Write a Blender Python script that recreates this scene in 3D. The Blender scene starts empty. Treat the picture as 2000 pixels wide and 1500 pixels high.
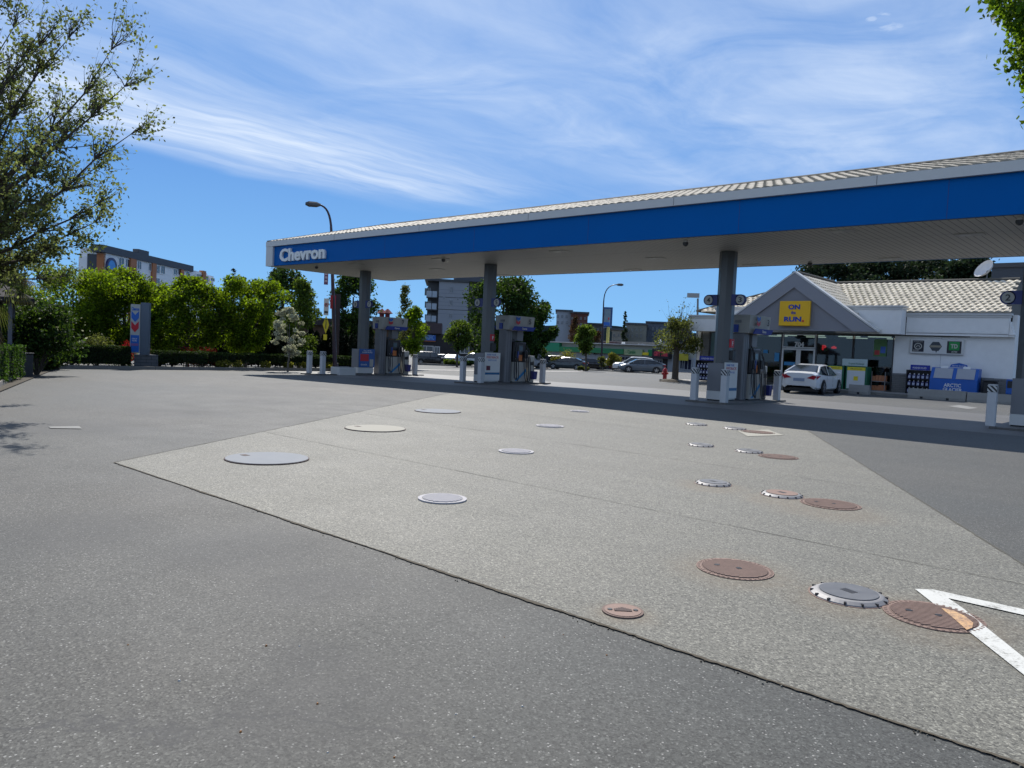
import bpy, math, random
import numpy as np
from mathutils import Vector, Matrix
R = math.radians
random.seed(7)
sc = bpy.context.scene
col = sc.collection

# ---------------------------------------------------------------- camera, sky, sun, exposure
CAM_H = 1.6; FPX = 1500.0
YAW, PITCH, ROLL = R(41.7094), R(2.7072), R(2.5766)
CROT = Matrix.Rotation(YAW, 3, 'Z') @ Matrix.Rotation(math.pi/2 - PITCH, 3, 'X') @ Matrix.Rotation(ROLL, 3, 'Z')
cam_d = bpy.data.cameras.new('camera'); cam = bpy.data.objects.new('camera', cam_d); col.objects.link(cam)
cam_d.sensor_width = 36; cam_d.lens = 27.0; cam_d.clip_start = .05; cam_d.clip_end = 3000
cam.matrix_world = Matrix.Translation((0, 0, CAM_H)) @ CROT.to_4x4()
sc.camera = cam
SUN = Vector((-.76, .59, 1.0)).normalized()
SUN_EL = math.asin(SUN.z); SUN_AZ = math.atan2(SUN.x, SUN.y)
sd = bpy.data.lights.new('sun', 'SUN'); sun = bpy.data.objects.new('sun', sd); col.objects.link(sun)
sd.energy = 4.2; sd.angle = R(.53); sd.color = (1, .955, .89)
sun.rotation_euler = SUN.to_track_quat('Z', 'Y').to_euler()
sun.location = (0, 0, 40)
sc.view_settings.view_transform = 'Standard'; sc.view_settings.look = 'None'
sc.view_settings.gamma = 1; sc.view_settings.use_curve_mapping = False
sc.view_settings.exposure = 0.46
sc.cycles.max_bounces = 8; sc.cycles.transparent_max_bounces = 16
sc.cycles.use_adaptive_sampling = True; sc.cycles.adaptive_threshold = .015
sc.cycles.caustics_reflective = False; sc.cycles.caustics_refractive = False

class NT:
    """tiny node-graph helper"""
    def __init__(s, nt): s.nt = nt; s.n = nt.nodes; s.l = nt.links
    def new(s, t, **kw):
        nd = s.n.new(t)
        for k, v in kw.items(): setattr(nd, k, v)
        return nd
    def link(s, a, b): s.l.new(a, b)
    def val(s, sock, v):
        if hasattr(v, 'is_output') or isinstance(v, bpy.types.NodeSocket): s.l.new(v, sock)
        else: sock.default_value = v
    def math(s, op, a, b=0.0, c=0.0, clamp=False):
        m = s.new('ShaderNodeMath', operation=op, use_clamp=clamp)
        s.val(m.inputs[0], a); s.val(m.inputs[1], b); s.val(m.inputs[2], c); return m.outputs[0]
    def ramp(s, fac, stops, interp='LINEAR'):
        r = s.new('ShaderNodeValToRGB'); cr = r.color_ramp; cr.interpolation = interp
        while len(cr.elements) < len(stops): cr.elements.new(.5)
        for e, (p, c) in zip(cr.elements, stops):
            e.position = p; e.color = (c, c, c, 1) if not isinstance(c, tuple) else (*c, 1)
        s.val(r.inputs[0], fac); return r.outputs[0]
    def mix(s, fac, a, b, mode='MIX'):
        m = s.new('ShaderNodeMix', data_type='RGBA', blend_type=mode)
        s.val(m.inputs[0], fac)
        for i, v in ((6, a), (7, b)): s.val(m.inputs[i], (*v, 1) if isinstance(v, tuple) and len(v) == 3 else v)
        return m.outputs[2]
    def noise(s, vec, scale, detail=3, rough=.5, dist=0.0, col_out=False):
        n = s.new('ShaderNodeTexNoise'); s.link(vec, n.inputs['Vector'])
        n.inputs['Scale'].default_value = scale; n.inputs['Detail'].default_value = detail
        n.inputs['Roughness'].default_value = rough; n.inputs['Distortion'].default_value = dist
        return n.outputs['Color' if col_out else 'Fac']
    def vor(s, vec, scale, feature='F1', out='Distance', rnd=1.0):
        n = s.new('ShaderNodeTexVoronoi', feature=feature); s.link(vec, n.inputs['Vector'])
        n.inputs['Scale'].default_value = scale; n.inputs['Randomness'].default_value = rnd
        return n.outputs[out]
    def mapping(s, vec, scale=(1, 1, 1), loc=(0, 0, 0), rot=(0, 0, 0)):
        m = s.new('ShaderNodeMapping'); s.link(vec, m.inputs[0])
        m.inputs['Scale'].default_value = scale; m.inputs['Location'].default_value = loc; m.inputs['Rotation'].default_value = rot
        return m.outputs[0]

world = bpy.data.worlds.new('World'); sc.world = world; world.use_nodes = True
w = NT(world.node_tree); w.n.clear()
sky = w.new('ShaderNodeTexSky', sky_type='NISHITA', sun_disc=False, sun_elevation=SUN_EL, sun_rotation=SUN_AZ)
sky.air_density = 1.0; sky.dust_density = .35; sky.ozone_density = 2.2; sky.altitude = 10
tc = w.new('ShaderNodeTexCoord')
sep = w.new('ShaderNodeSeparateXYZ'); w.link(tc.outputs['Generated'], sep.inputs[0])
zc = w.math('MAXIMUM', sep.outputs[2], .04)
qx = w.math('DIVIDE', sep.outputs[0], zc); qy = w.math('DIVIDE', sep.outputs[1], zc)
cmb = w.new('ShaderNodeCombineXYZ'); w.val(cmb.inputs[0], qx); w.val(cmb.inputs[1], qy)
q = cmb.outputs[0]
warp = w.noise(q, .9, 3, .5, col_out=True)
vm = w.new('ShaderNodeVectorMath', operation='MULTIPLY_ADD'); w.link(warp, vm.inputs[0])
vm.inputs[1].default_value = (.55, .7, 0); w.link(q, vm.inputs[2])
qw = vm.outputs[0]
streak = w.noise(w.mapping(qw, (3.4, .60, 1), (3.1, 0, 0), (0, 0, R(-8))), 1.0, 7, .62, .35)
fine = w.noise(w.mapping(qw, (9.5, 1.6, 1), (1.7, 4, 0), (0, 0, R(-14))), 1.0, 6, .6, .5)
soft = w.noise(w.mapping(qw, (1.25, .95, 1), (0, 2, 0)), 1.0, 6, .6, .6)
sepw = w.new('ShaderNodeSeparateXYZ'); w.link(qw, sepw.inputs[0])
bx = w.math('MULTIPLY_ADD', sepw.outputs[0], 1/8.0, .9, clamp=True)      # warped qx + .27: -7.2..0.8
main = w.ramp(bx, [(0, 0), (.36, 0), (.405, .45), (.44, 1.0), (.50, 1.0), (.54, .55), (.60, .12), (1, 0)], 'EASE')
tipf = w.ramp(w.math('MULTIPLY', sepw.outputs[1], .1), [(0, .85), (.12, 1), (.26, 1), (.35, .75), (.43, .15), (.6, 0)])
veil = w.ramp(bx, [(0, 0), (.50, 0), (.60, .22), (.66, .62), (.70, .36), (.78, .66), (.90, .50), (1, .45)], 'EASE')
vtip = w.ramp(w.math('MULTIPLY', sepw.outputs[1], .1), [(0, .8), (.1, .9), (.34, 1), (.5, .55), (.8, .25), (1, .1)])
st = w.ramp(streak, [(.34, 0), (.66, 1)])
t1 = w.math('MULTIPLY_ADD', st, .62, w.math('MULTIPLY_ADD', w.ramp(fine, [(.35, 0), (.7, 1)]), .30, .30))
t2 = w.math('MULTIPLY_ADD', w.ramp(soft, [(.34, 0), (.68, 1)]), .85, w.math('MULTIPLY_ADD', w.math('MULTIPLY', st, w.ramp(soft, [(.3, 0), (.6, 1)])), .35, .06))
c1_ = w.math('MULTIPLY', w.math('MULTIPLY', main, tipf), t1, clamp=True)
back = w.ramp(w.math('MULTIPLY_ADD', sepw.outputs[1], -.25, .1), [(0, 0), (.35, .55), (1, .55)])  # unseen cloud behind the camera, added to brighten the shaded walls
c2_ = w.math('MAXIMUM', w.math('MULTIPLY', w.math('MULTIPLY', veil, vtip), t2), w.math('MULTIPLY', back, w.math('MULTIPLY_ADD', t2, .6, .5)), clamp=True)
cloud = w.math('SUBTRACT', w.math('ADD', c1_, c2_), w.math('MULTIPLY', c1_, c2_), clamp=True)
for qx_, qy_, rr_ in ((-.745, 2.455, .055), (-.772, 2.365, .03), (-.735, 2.352, .03)):
    d_ = w.new('ShaderNodeVectorMath', operation='DISTANCE'); w.link(w.mapping(q, (1, 1, 1)), d_.inputs[0]); d_.inputs[1].default_value = (qx_, qy_, 0)
    m_ = w.ramp(w.math('ADD', w.math('MULTIPLY', d_.outputs[1 if 'Value' not in d_.outputs else 'Value'], 1/rr_), w.math('MULTIPLY_ADD', w.noise(q, 30, 4), 1.6, -.8)), [(.2, .5), (1, 0)])
    cloud = w.math('MAXIMUM', cloud, m_)
skyc = w.mix(1.0, sky.outputs[0], (.66, .86, 1.16), 'MULTIPLY')
lowc = w.mix(w.ramp(sep.outputs[2], [(.02, 0), (.20, 1)]), (2.8, 6.3, 10.8), (1.7, 4.15, 9.0))
low = w.ramp(sep.outputs[2], [(0, .97), (.20, .90), (.36, .60), (.6, .1)])
skyc = w.mix(low, skyc, lowc)
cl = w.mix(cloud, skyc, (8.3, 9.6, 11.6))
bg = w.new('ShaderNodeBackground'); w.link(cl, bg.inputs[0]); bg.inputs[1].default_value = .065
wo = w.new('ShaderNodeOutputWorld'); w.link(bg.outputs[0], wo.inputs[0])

# ---------------------------------------------------------------- measured positions
def gz(x, y=0):
    """ground level: the lot falls gently towards the street on the left"""
    if x > -18: return 0.0
    if x > -36: return -.014 * (-18 - x)
    return max(-.252 - .0215 * (-36 - x), -3.0)
def ray(px, py): return CROT @ Vector(((px - 1000)/FPX, -(py - 750)/FPX, -1))
def G(px, py, dz=0.0):
    d = ray(px, py); z = 0.0
    for _ in range(40):
        t = (z + dz - CAM_H)/d.z; z += .5*(gz(d.x*t, d.y*t) - z)
    t = (gz(d.x*t, d.y*t) + dz - CAM_H)/d.z
    return Vector((d.x*t, d.y*t, CAM_H + d.z*t))
def PD(px, py, D):
    """the point seen at (px, py), D metres away measured over the ground"""
    d = ray(px, py); t = D/math.hypot(d.x, d.y); return Vector((d.x*t, d.y*t, CAM_H + d.z*t))
def far_p(px, D):
    p = PD(px, 700, D); return (p.x, p.y, gz(p.x))
def PY(px, py, Y):
    d = ray(px, py); t = Y/d.y; return Vector((d.x*t, Y, CAM_H + d.z*t))

# ---------------------------------------------------------------- materials
MATS = {}
def pmat(name, c, rough=.6, metal=0.0, var=.12, vscale=3.0, bump=0.0, bscale=40.0, spec=.5, coat=0.0, emit=None, estr=1.0, fine=0.0):
    """painted / plain surface with a little procedural unevenness"""
    if name in MATS: return MATS[name]
    m = bpy.data.materials.new(name); m.use_nodes = True; t = NT(m.node_tree)
    b = t.n['Principled BSDF']; o = t.new('ShaderNodeTexCoord').outputs['Object']
    n = t.noise(o, vscale, 5, .6)
    fac = t.math('MULTIPLY_ADD', n, 2*var, 1 - var)
    if fine: fac = t.math('MULTIPLY', fac, t.math('MULTIPLY_ADD', t.noise(o, 90, 2, .6), 2*fine, 1 - fine))
    mm = t.new('ShaderNodeVectorMath', operation='SCALE'); mm.inputs[0].default_value = c; t.link(fac, mm.inputs['Scale'])
    t.link(mm.outputs[0], b.inputs['Base Color'])
    t.val(b.inputs['Roughness'], t.math('MULTIPLY_ADD', n, .2, rough - .1, clamp=True))
    b.inputs['Metallic'].default_value = metal
    b.inputs['Specular IOR Level'].default_value = spec
    b.inputs['Coat Weight'].default_value = coat
    if bump:
        bp = t.new('ShaderNodeBump'); bp.inputs['Strength'].default_value = bump; bp.inputs['Distance'].default_value = .02
        t.link(t.noise(o, bscale, 4, .6), bp.inputs['Height']); t.link(bp.outputs[0], b.inputs['Normal'])
    if emit:
        b.inputs['Emission Color'].default_value = (*emit, 1); b.inputs['Emission Strength'].default_value = estr
    MATS[name] = m; return m
def leafmat(name, c, tr, dark=.45, light=1.5, tfac=.42, rough=.68):
    if name in MATS: return MATS[name]
    m = bpy.data.materials.new(name); m.use_nodes = True; t = NT(m.node_tree)
    b = t.n['Principled BSDF']; out = t.n['Material Output']
    g = t.new('ShaderNodeNewGeometry'); o = t.new('ShaderNodeTexCoord').outputs['Object']
    v = t.ramp(g.outputs['Random Per Island'], [(0, dark), (.7, 1.0), (1, light)])
    v2 = t.math('MULTIPLY', v, t.math('MULTIPLY_ADD', t.noise(o, .8, 2), 1.0, .5))
    for colr, sock in ((c, b.inputs['Base Color']),):
        mm = t.new('ShaderNodeVectorMath', operation='SCALE'); mm.inputs[0].default_value = colr; t.link(v2, mm.inputs['Scale']); t.link(mm.outputs[0], sock)
    b.inputs['Roughness'].default_value = rough; b.inputs['Specular IOR Level'].default_value = .14
    tl = t.new('ShaderNodeBsdfTranslucent'); mm = t.new('ShaderNodeVectorMath', operation='SCALE'); mm.inputs[0].default_value = tr
    t.link(v2, mm.inputs['Scale']); t.link(mm.outputs[0], tl.inputs[0])
    ms = t.new('ShaderNodeMixShader'); ms.inputs[0].default_value = tfac
    t.link(b.outputs[0], ms.inputs[1]); t.link(tl.outputs[0], ms.inputs[2]); t.link(ms.outputs[0], out.inputs[0])
    MATS[name] = m; return m
def glassmat(name, tint=(.35, .42, .42), fres=1.5, boost=1.0):
    if name in MATS: return MATS[name]
    m = bpy.data.materials.new(name); m.use_nodes = True; t = NT(m.node_tree); t.n.clear()
    out = t.new('ShaderNodeOutputMaterial'); gl = t.new('ShaderNodeBsdfGlossy'); gl.inputs['Roughness'].default_value = .03
    gl.inputs[0].default_value = (.9, .95, 1, 1)
    tr = t.new('ShaderNodeBsdfTransparent'); tr.inputs[0].default_value = (*tint, 1)
    f = t.new('ShaderNodeFresnel'); f.inputs[0].default_value = fres
    ms = t.new('ShaderNodeMixShader'); t.link(t.math('MULTIPLY', f.outputs[0], boost, clamp=True), ms.inputs[0])
    t.link(tr.outputs[0], ms.inputs[1]); t.link(gl.outputs[0], ms.inputs[2]); t.link(ms.outputs[0], out.inputs[0])
    MATS[name] = m; return m
def groundmat(name, base, tint2, speck, specklow, chips, rough, crack=0.0, big=.14, stains=(), stainc=(0, 0, 0), stainf=.5):
    m = bpy.data.materials.new(name); m.use_nodes = True; t = NT(m.node_tree)
    b = t.n['Principled BSDF']; o = t.new('ShaderNodeNewGeometry').outputs['Position']
    n1 = t.noise(o, .16, 5, .6, .4); n2 = t.noise(o, 1.3, 5, .62); n3 = t.noise(o, 11, 4, .6)
    st = t.noise(t.mapping(o, (.25, 1.6, 1), rot=(0, 0, R(62))), .7, 5, .6)
    f = t.math('ADD', t.math('MULTIPLY', n1, big*2.2), t.math('ADD', t.math('MULTIPLY', n2, big*1.2), t.math('ADD', t.math('MULTIPLY', n3, big*.8), t.math('MULTIPLY', st, big*1.9))))
    f = t.math('ADD', f, 1 - big*3.05)
    c1 = t.new('ShaderNodeSeparateColor'); t.link(t.vor(o, 95, out='Color'), c1.inputs[0])
    c2 = t.new('ShaderNodeSeparateColor'); t.link(t.vor(o, 240, out='Color'), c2.inputs[0])
    sp = t.ramp(c1.outputs[0], [(0, specklow), (.45, .97), (.8, 1.06), (1, speck)])
    sp2 = t.ramp(c2.outputs[1], [(0, .72), (.6, 1.0), (.94, 1.15), (1, 1.6)])
    f = t.math('MULTIPLY', f, t.math('MULTIPLY', sp, sp2))
    hue = t.mix(t.ramp(t.noise(o, .11, 4, .6), [(.38, 0), (.66, 1)]), base, tint2)
    sc1 = t.new('ShaderNodeVectorMath', operation='SCALE'); t.link(hue, sc1.inputs[0]); t.link(f, sc1.inputs['Scale'])
    c = sc1.outputs[0]
    if chips:
        ch = t.new('ShaderNodeSeparateColor'); t.link(t.vor(o, 62, out='Color'), ch.inputs[0])
        near = t.math('LESS_THAN', t.vor(o, 62), .30)
        on = t.math('MULTIPLY', near, t.math('GREATER_THAN', ch.outputs[0], 1 - chips))
        c = t.mix(t.math('MULTIPLY', on, .55), c, (.42, .41, .38))
    if crack:
        wv = t.new('ShaderNodeVectorMath', operation='MULTIPLY_ADD'); t.link(t.noise(o, .9, 6, .65, col_out=True), wv.inputs[0])
        wv.inputs[1].default_value = (1.4, 1.4, 0); t.link(o, wv.inputs[2])
        e = t.vor(wv.outputs[0], .17, 'DISTANCE_TO_EDGE'); ln = t.ramp(e, [(0, 1), (.0035, 0)])
        gate = t.ramp(t.noise(o, .23, 2), [(.5, 0), (.56, 1)])
        c = t.mix(t.math('MULTIPLY', t.math('MULTIPLY', ln, gate), crack), c, (.03, .03, .03))
    if stains:
        acc = None
        for sx_, sy_, sr_ in stains:
            dn = t.new('ShaderNodeVectorMath', operation='DISTANCE'); t.link(o, dn.inputs[0]); dn.inputs[1].default_value = (sx_, sy_, gz(sx_))
            k_ = t.ramp(t.math('ADD', t.math('MULTIPLY', dn.outputs['Value'], 1/(2.2*sr_)), t.math('MULTIPLY_ADD', n2, .8, -.4)), [(.25, 1), (.85, 0)], 'EASE')
            acc = k_ if acc is None else t.math('MAXIMUM', acc, k_)
        c = t.mix(t.math('MULTIPLY', acc, t.math('MULTIPLY', t.ramp(n3, [(.3, .5), (.7, 1)]), stainf)), c, stainc)
    t.link(c, b.inputs['Base Color'])
    t.val(b.inputs['Roughness'], t.math('MULTIPLY_ADD', n2, .18, rough - .09))
    b.inputs['Specular IOR Level'].default_value = .42
    b.inputs['Sheen Weight'].default_value = .05; b.inputs['Sheen Roughness'].default_value = .45; b.inputs['Sheen Tint'].default_value = (.9, .93, 1, 1)
    bp = t.new('ShaderNodeBump'); bp.inputs['Strength'].default_value = .16; bp.inputs['Distance'].default_value = .004
    t.link(t.math('ADD', t.vor(o, 95), t.math('MULTIPLY', t.noise(o, 160, 2), .6)), bp.inputs['Height']); t.link(bp.outputs[0], b.inputs['Normal'])
    MATS[name] = m; return m
def stripemat(name, c, cline, axis=0, period=.15, width=.1, rough=.55, var=.08, axis2=None, period2=1.0, offset=False, bump=0.0):
    """panels or bricks: thin lines across a surface"""
    m = bpy.data.materials.new(name); m.use_nodes = True; t = NT(m.node_tree)
    b = t.n['Principled BSDF']; o = t.new('ShaderNodeNewGeometry').outputs['Position']
    s = t.new('ShaderNodeSeparateXYZ'); t.link(o, s.inputs[0])
    def line(ax, p, wd, extra=None):
        u = t.math('MULTIPLY', s.outputs[ax], 1/p)
        if extra is not None: u = t.math('ADD', u, extra)
        return t.math('LESS_THAN', t.math('FRACT', t.math('ADD', u, 1000.0)), wd), u
    l, u = line(axis, period, width); ex = None
    if axis2 is not None:
        if offset: ex = t.math('MULTIPLY', t.math('MODULO', t.math('FLOOR', t.math('ADD', u, 1000.0)), 2.0), .5)
        l2, _ = line(axis2, period2, width*period/period2, ex); l = t.math('MAXIMUM', l, l2)
    n = t.noise(o, 2.5, 5, .6); mm = t.new('ShaderNodeVectorMath', operation='SCALE'); mm.inputs[0].default_value = c
    t.link(t.math('MULTIPLY_ADD', n, 2*var, 1 - var), mm.inputs['Scale'])
    t.link(t.mix(l, mm.outputs[0], cline), b.inputs['Base Color']); b.inputs['Roughness'].default_value = rough
    MATS[name] = m; return m

ASPH = groundmat('asphalt', (.058, .0605, .0555), (.074, .070, .059), 1.9, .42, .10, .76, .8, .22, [(-13.5, 4.6, .9), (-6.5, 2.2, .55), (-4.2, 2.9, .3), (-17, 10, .8), (-24, 16, 1.4), (-3.2, 2.2, .22), (-11.5, 23.3, 1.2), (-22.6, 23.6, 1.0), (-10.4, 26.8, 1.0), (-8.5, 20.5, .7), (-9, 39, 1.0), (-5.2, 3.0, .5), (-2.8, 1.9, .35), (-15, 7, .8), (-20, 12, 1.2), (-8, 13, .01)], (.030, .030, .030), .55)
PADST = [(*G(px, py).xy, (G(px + wd/2, py) - G(px - wd/2, py)).length*.62) for px, py, wd in ((1393, 952, 80), (1622, 998, 120), (1657, 1176, 150), (1527, 976, 84), (1435, 1118, 146), (1822, 1212, 175), (1216, 1200, 84))]
PADM = groundmat('exposed_aggregate', (.146, .142, .118), (.168, .160, .130), 1.9, .38, .03, .76, .25, .22, PADST, (.165, .115, .06), .38)
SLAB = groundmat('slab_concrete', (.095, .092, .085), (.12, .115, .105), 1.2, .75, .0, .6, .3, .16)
WALK = groundmat('walk_concrete', (.33, .32, .29), (.36, .34, .31), 1.2, .75, .0, .7, .2, .12)
white = pmat('white_paint', (.72, .73, .73), .5, var=.05)
def wornpaint():
    m = bpy.data.materials.new('road_paint_white'); m.use_nodes = True; t = NT(m.node_tree); b = t.n['Principled BSDF']; o = t.new('ShaderNodeNewGeometry').outputs['Position']
    f = t.ramp(t.math('ADD', t.math('MULTIPLY', t.noise(o, 5, 4, .6), .5), t.math('MULTIPLY', t.noise(o, 60, 4, .7), .5)), [(.36, 0), (.44, .75), (.5, 1)])
    v = t.ramp(t.noise(o, 2.2, 3), [(.3, .75), (.7, 1)]); c = t.mix(v, (.40, .39, .34), (.60, .60, .56)); t.link(t.mix(f, (.17, .165, .14), c), b.inputs['Base Color']); b.inputs['Roughness'].default_value = .65; return m
lwhite = wornpaint(); fadep = pmat('faded_paint', (.20, .20, .19), .8, var=.35, vscale=3, fine=.25)
trimg = pmat('trim_grey_white', (.60, .60, .58), .45, var=.05)
soffm = stripemat('soffit_slats', (.70, .69, .65), (.16, .16, .16), 0, .2, .10, .5, .06, 1, 4.05)
blue = pmat('fascia_blue', (.0, .115, .40), .5, var=.06, vscale=.8, spec=.06)
dblue = pmat('dark_blue', (.008, .022, .16), .4)
cblue = pmat('sign_blue', (.015, .12, .48), .45)
red = pmat('sign_red', (.52, .015, .03), .45)
colg = pmat('column_grey', (.085, .092, .097), .32, var=.08, spec=.6)
pedg = pmat('pedestal_grey', (.18, .185, .20), .45, var=.08)
offw = pmat('dispenser_offwhite', (.42, .415, .38), .42, var=.08)
black = pmat('black_plastic', (.015, .015, .017), .45)
rubber = pmat('rubber', (.02, .02, .02), .8)
dkgrey = pmat('dark_grey', (.06, .062, .066), .5)
midg = pmat('mid_grey', (.22, .225, .23), .5)
conc = pmat('concrete_block', (.30, .29, .265), .85, var=.22, vscale=2.5, bump=.3, bscale=30, fine=.12)
conc_d = pmat('kerb_concrete', (.21, .20, .18), .85, var=.28, vscale=3, bump=.3, bscale=30, fine=.15)
steel = pmat('steel', (.45, .46, .48), .3, metal=.85)
glass = glassmat('store_glass', (.42, .50, .50))
carglass = pmat('car_glass', (.018, .024, .026), .06, var=.02, spec=.9)
bark = pmat('bark', (.075, .06, .045), .9, var=.35, vscale=8, bump=.5, bscale=25)
barkg = pmat('bark_grey', (.13, .12, .105), .9, var=.35, vscale=8, bump=.4, bscale=25)
maroon = pmat('lamp_pole_purple', (.035, .018, .03), .4)
yellow = pmat('sign_yellow', (.85, .48, .005), .45, var=.04)
lime = pmat('warning_yellow', (.75, .60, .02), .45)
graygab = pmat('gable_grey', (.22, .225, .25), .6, var=.04)
graygab2 = pmat('gable_grey_light', (.265, .27, .295), .6, var=.04)
stucco = pmat('white_stucco', (.82, .815, .79), .8, var=.08, bump=.15, bscale=60)
brick = stripemat('grey_brick', (.20, .20, .195), (.10, .10, .10), 2, .1, .12, .8, .25, 0, .4, True)
stone = stripemat('stone_blocks', (.10, .11, .12), (.03, .03, .03), 2, .16, .1, .85, .4, 1, .45, True)
tilem = None
def tile_material(nm='roof_tiles', tc=(.60, .545, .44)):
    m = bpy.data.materials.new(nm); m.use_nodes = True; t = NT(m.node_tree)
    b = t.n['Principled BSDF']; o = t.new('ShaderNodeNewGeometry').outputs['Position']; b.inputs['Specular IOR Level'].default_value = .2
    g = t.new('ShaderNodeNewGeometry'); rnd = g.outputs['Random Per Island']
    f = t.math('MULTIPLY', t.math('MULTIPLY_ADD', rnd, .3, .85), t.math('MULTIPLY_ADD', t.noise(o, 6, 4, .6), .5, .75))
    mm = t.new('ShaderNodeVectorMath', operation='SCALE'); mm.inputs[0].default_value = tc; t.link(f, mm.inputs['Scale'])
    t.link(mm.outputs[0], b.inputs['Base Color']); b.inputs['Roughness'].default_value = .75; return m
tilem = tile_material(); tilec = tile_material('canopy_tiles', (.40, .365, .30))
L_maple = leafmat('leaf_bright_green', (.07, .125, .010), (.24, .36, .010), .35, 1.7, .48)
L_dark = leafmat('leaf_dark_green', (.028, .058, .014), (.07, .13, .012), .4, 1.7, .35)
L_mid = leafmat('leaf_mid_green', (.055, .095, .018), (.16, .24, .02), .4, 1.6, .4)
L_olive = leafmat('leaf_olive_spring', (.085, .10, .028), (.20, .23, .045), .45, 1.5, .42)
L_cyp = leafmat('leaf_cypress', (.012, .022, .010), (.012, .02, .006), .5, 1.5, .2)
L_hedge = leafmat('leaf_hedge', (.022, .042, .012), (.05, .085, .01), .5, 1.8, .32)
L_hedge2 = leafmat('leaf_hedge_bright', (.036, .078, .018), (.07, .14, .015), .45, 1.7, .35)
L_blos = leafmat('leaf_white_blossom', (.62, .62, .46), (.52, .54, .34), .4, 1.2, .4)
L_red = leafmat('petal_red', (.42, .015, .02), (.35, .02, .02), .5, 1.3, .35)
L_pine = leafmat('leaf_pine', (.020, .036, .018), (.03, .05, .015), .5, 1.8, .25)
L_yel = leafmat('leaf_yellow_green', (.16, .16, .03), (.28, .28, .03), .5, 1.4, .4)
L_rust = leafmat('leaf_russet', (.055, .032, .016), (.08, .045, .015), .5, 1.5, .35)
L_palm = leafmat('leaf_palm', (.045, .065, .02), (.12, .14, .03), .5, 1.5, .35)
corem = pmat('foliage_shade_core', (.012, .02, .008), .95, var=.3)

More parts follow.
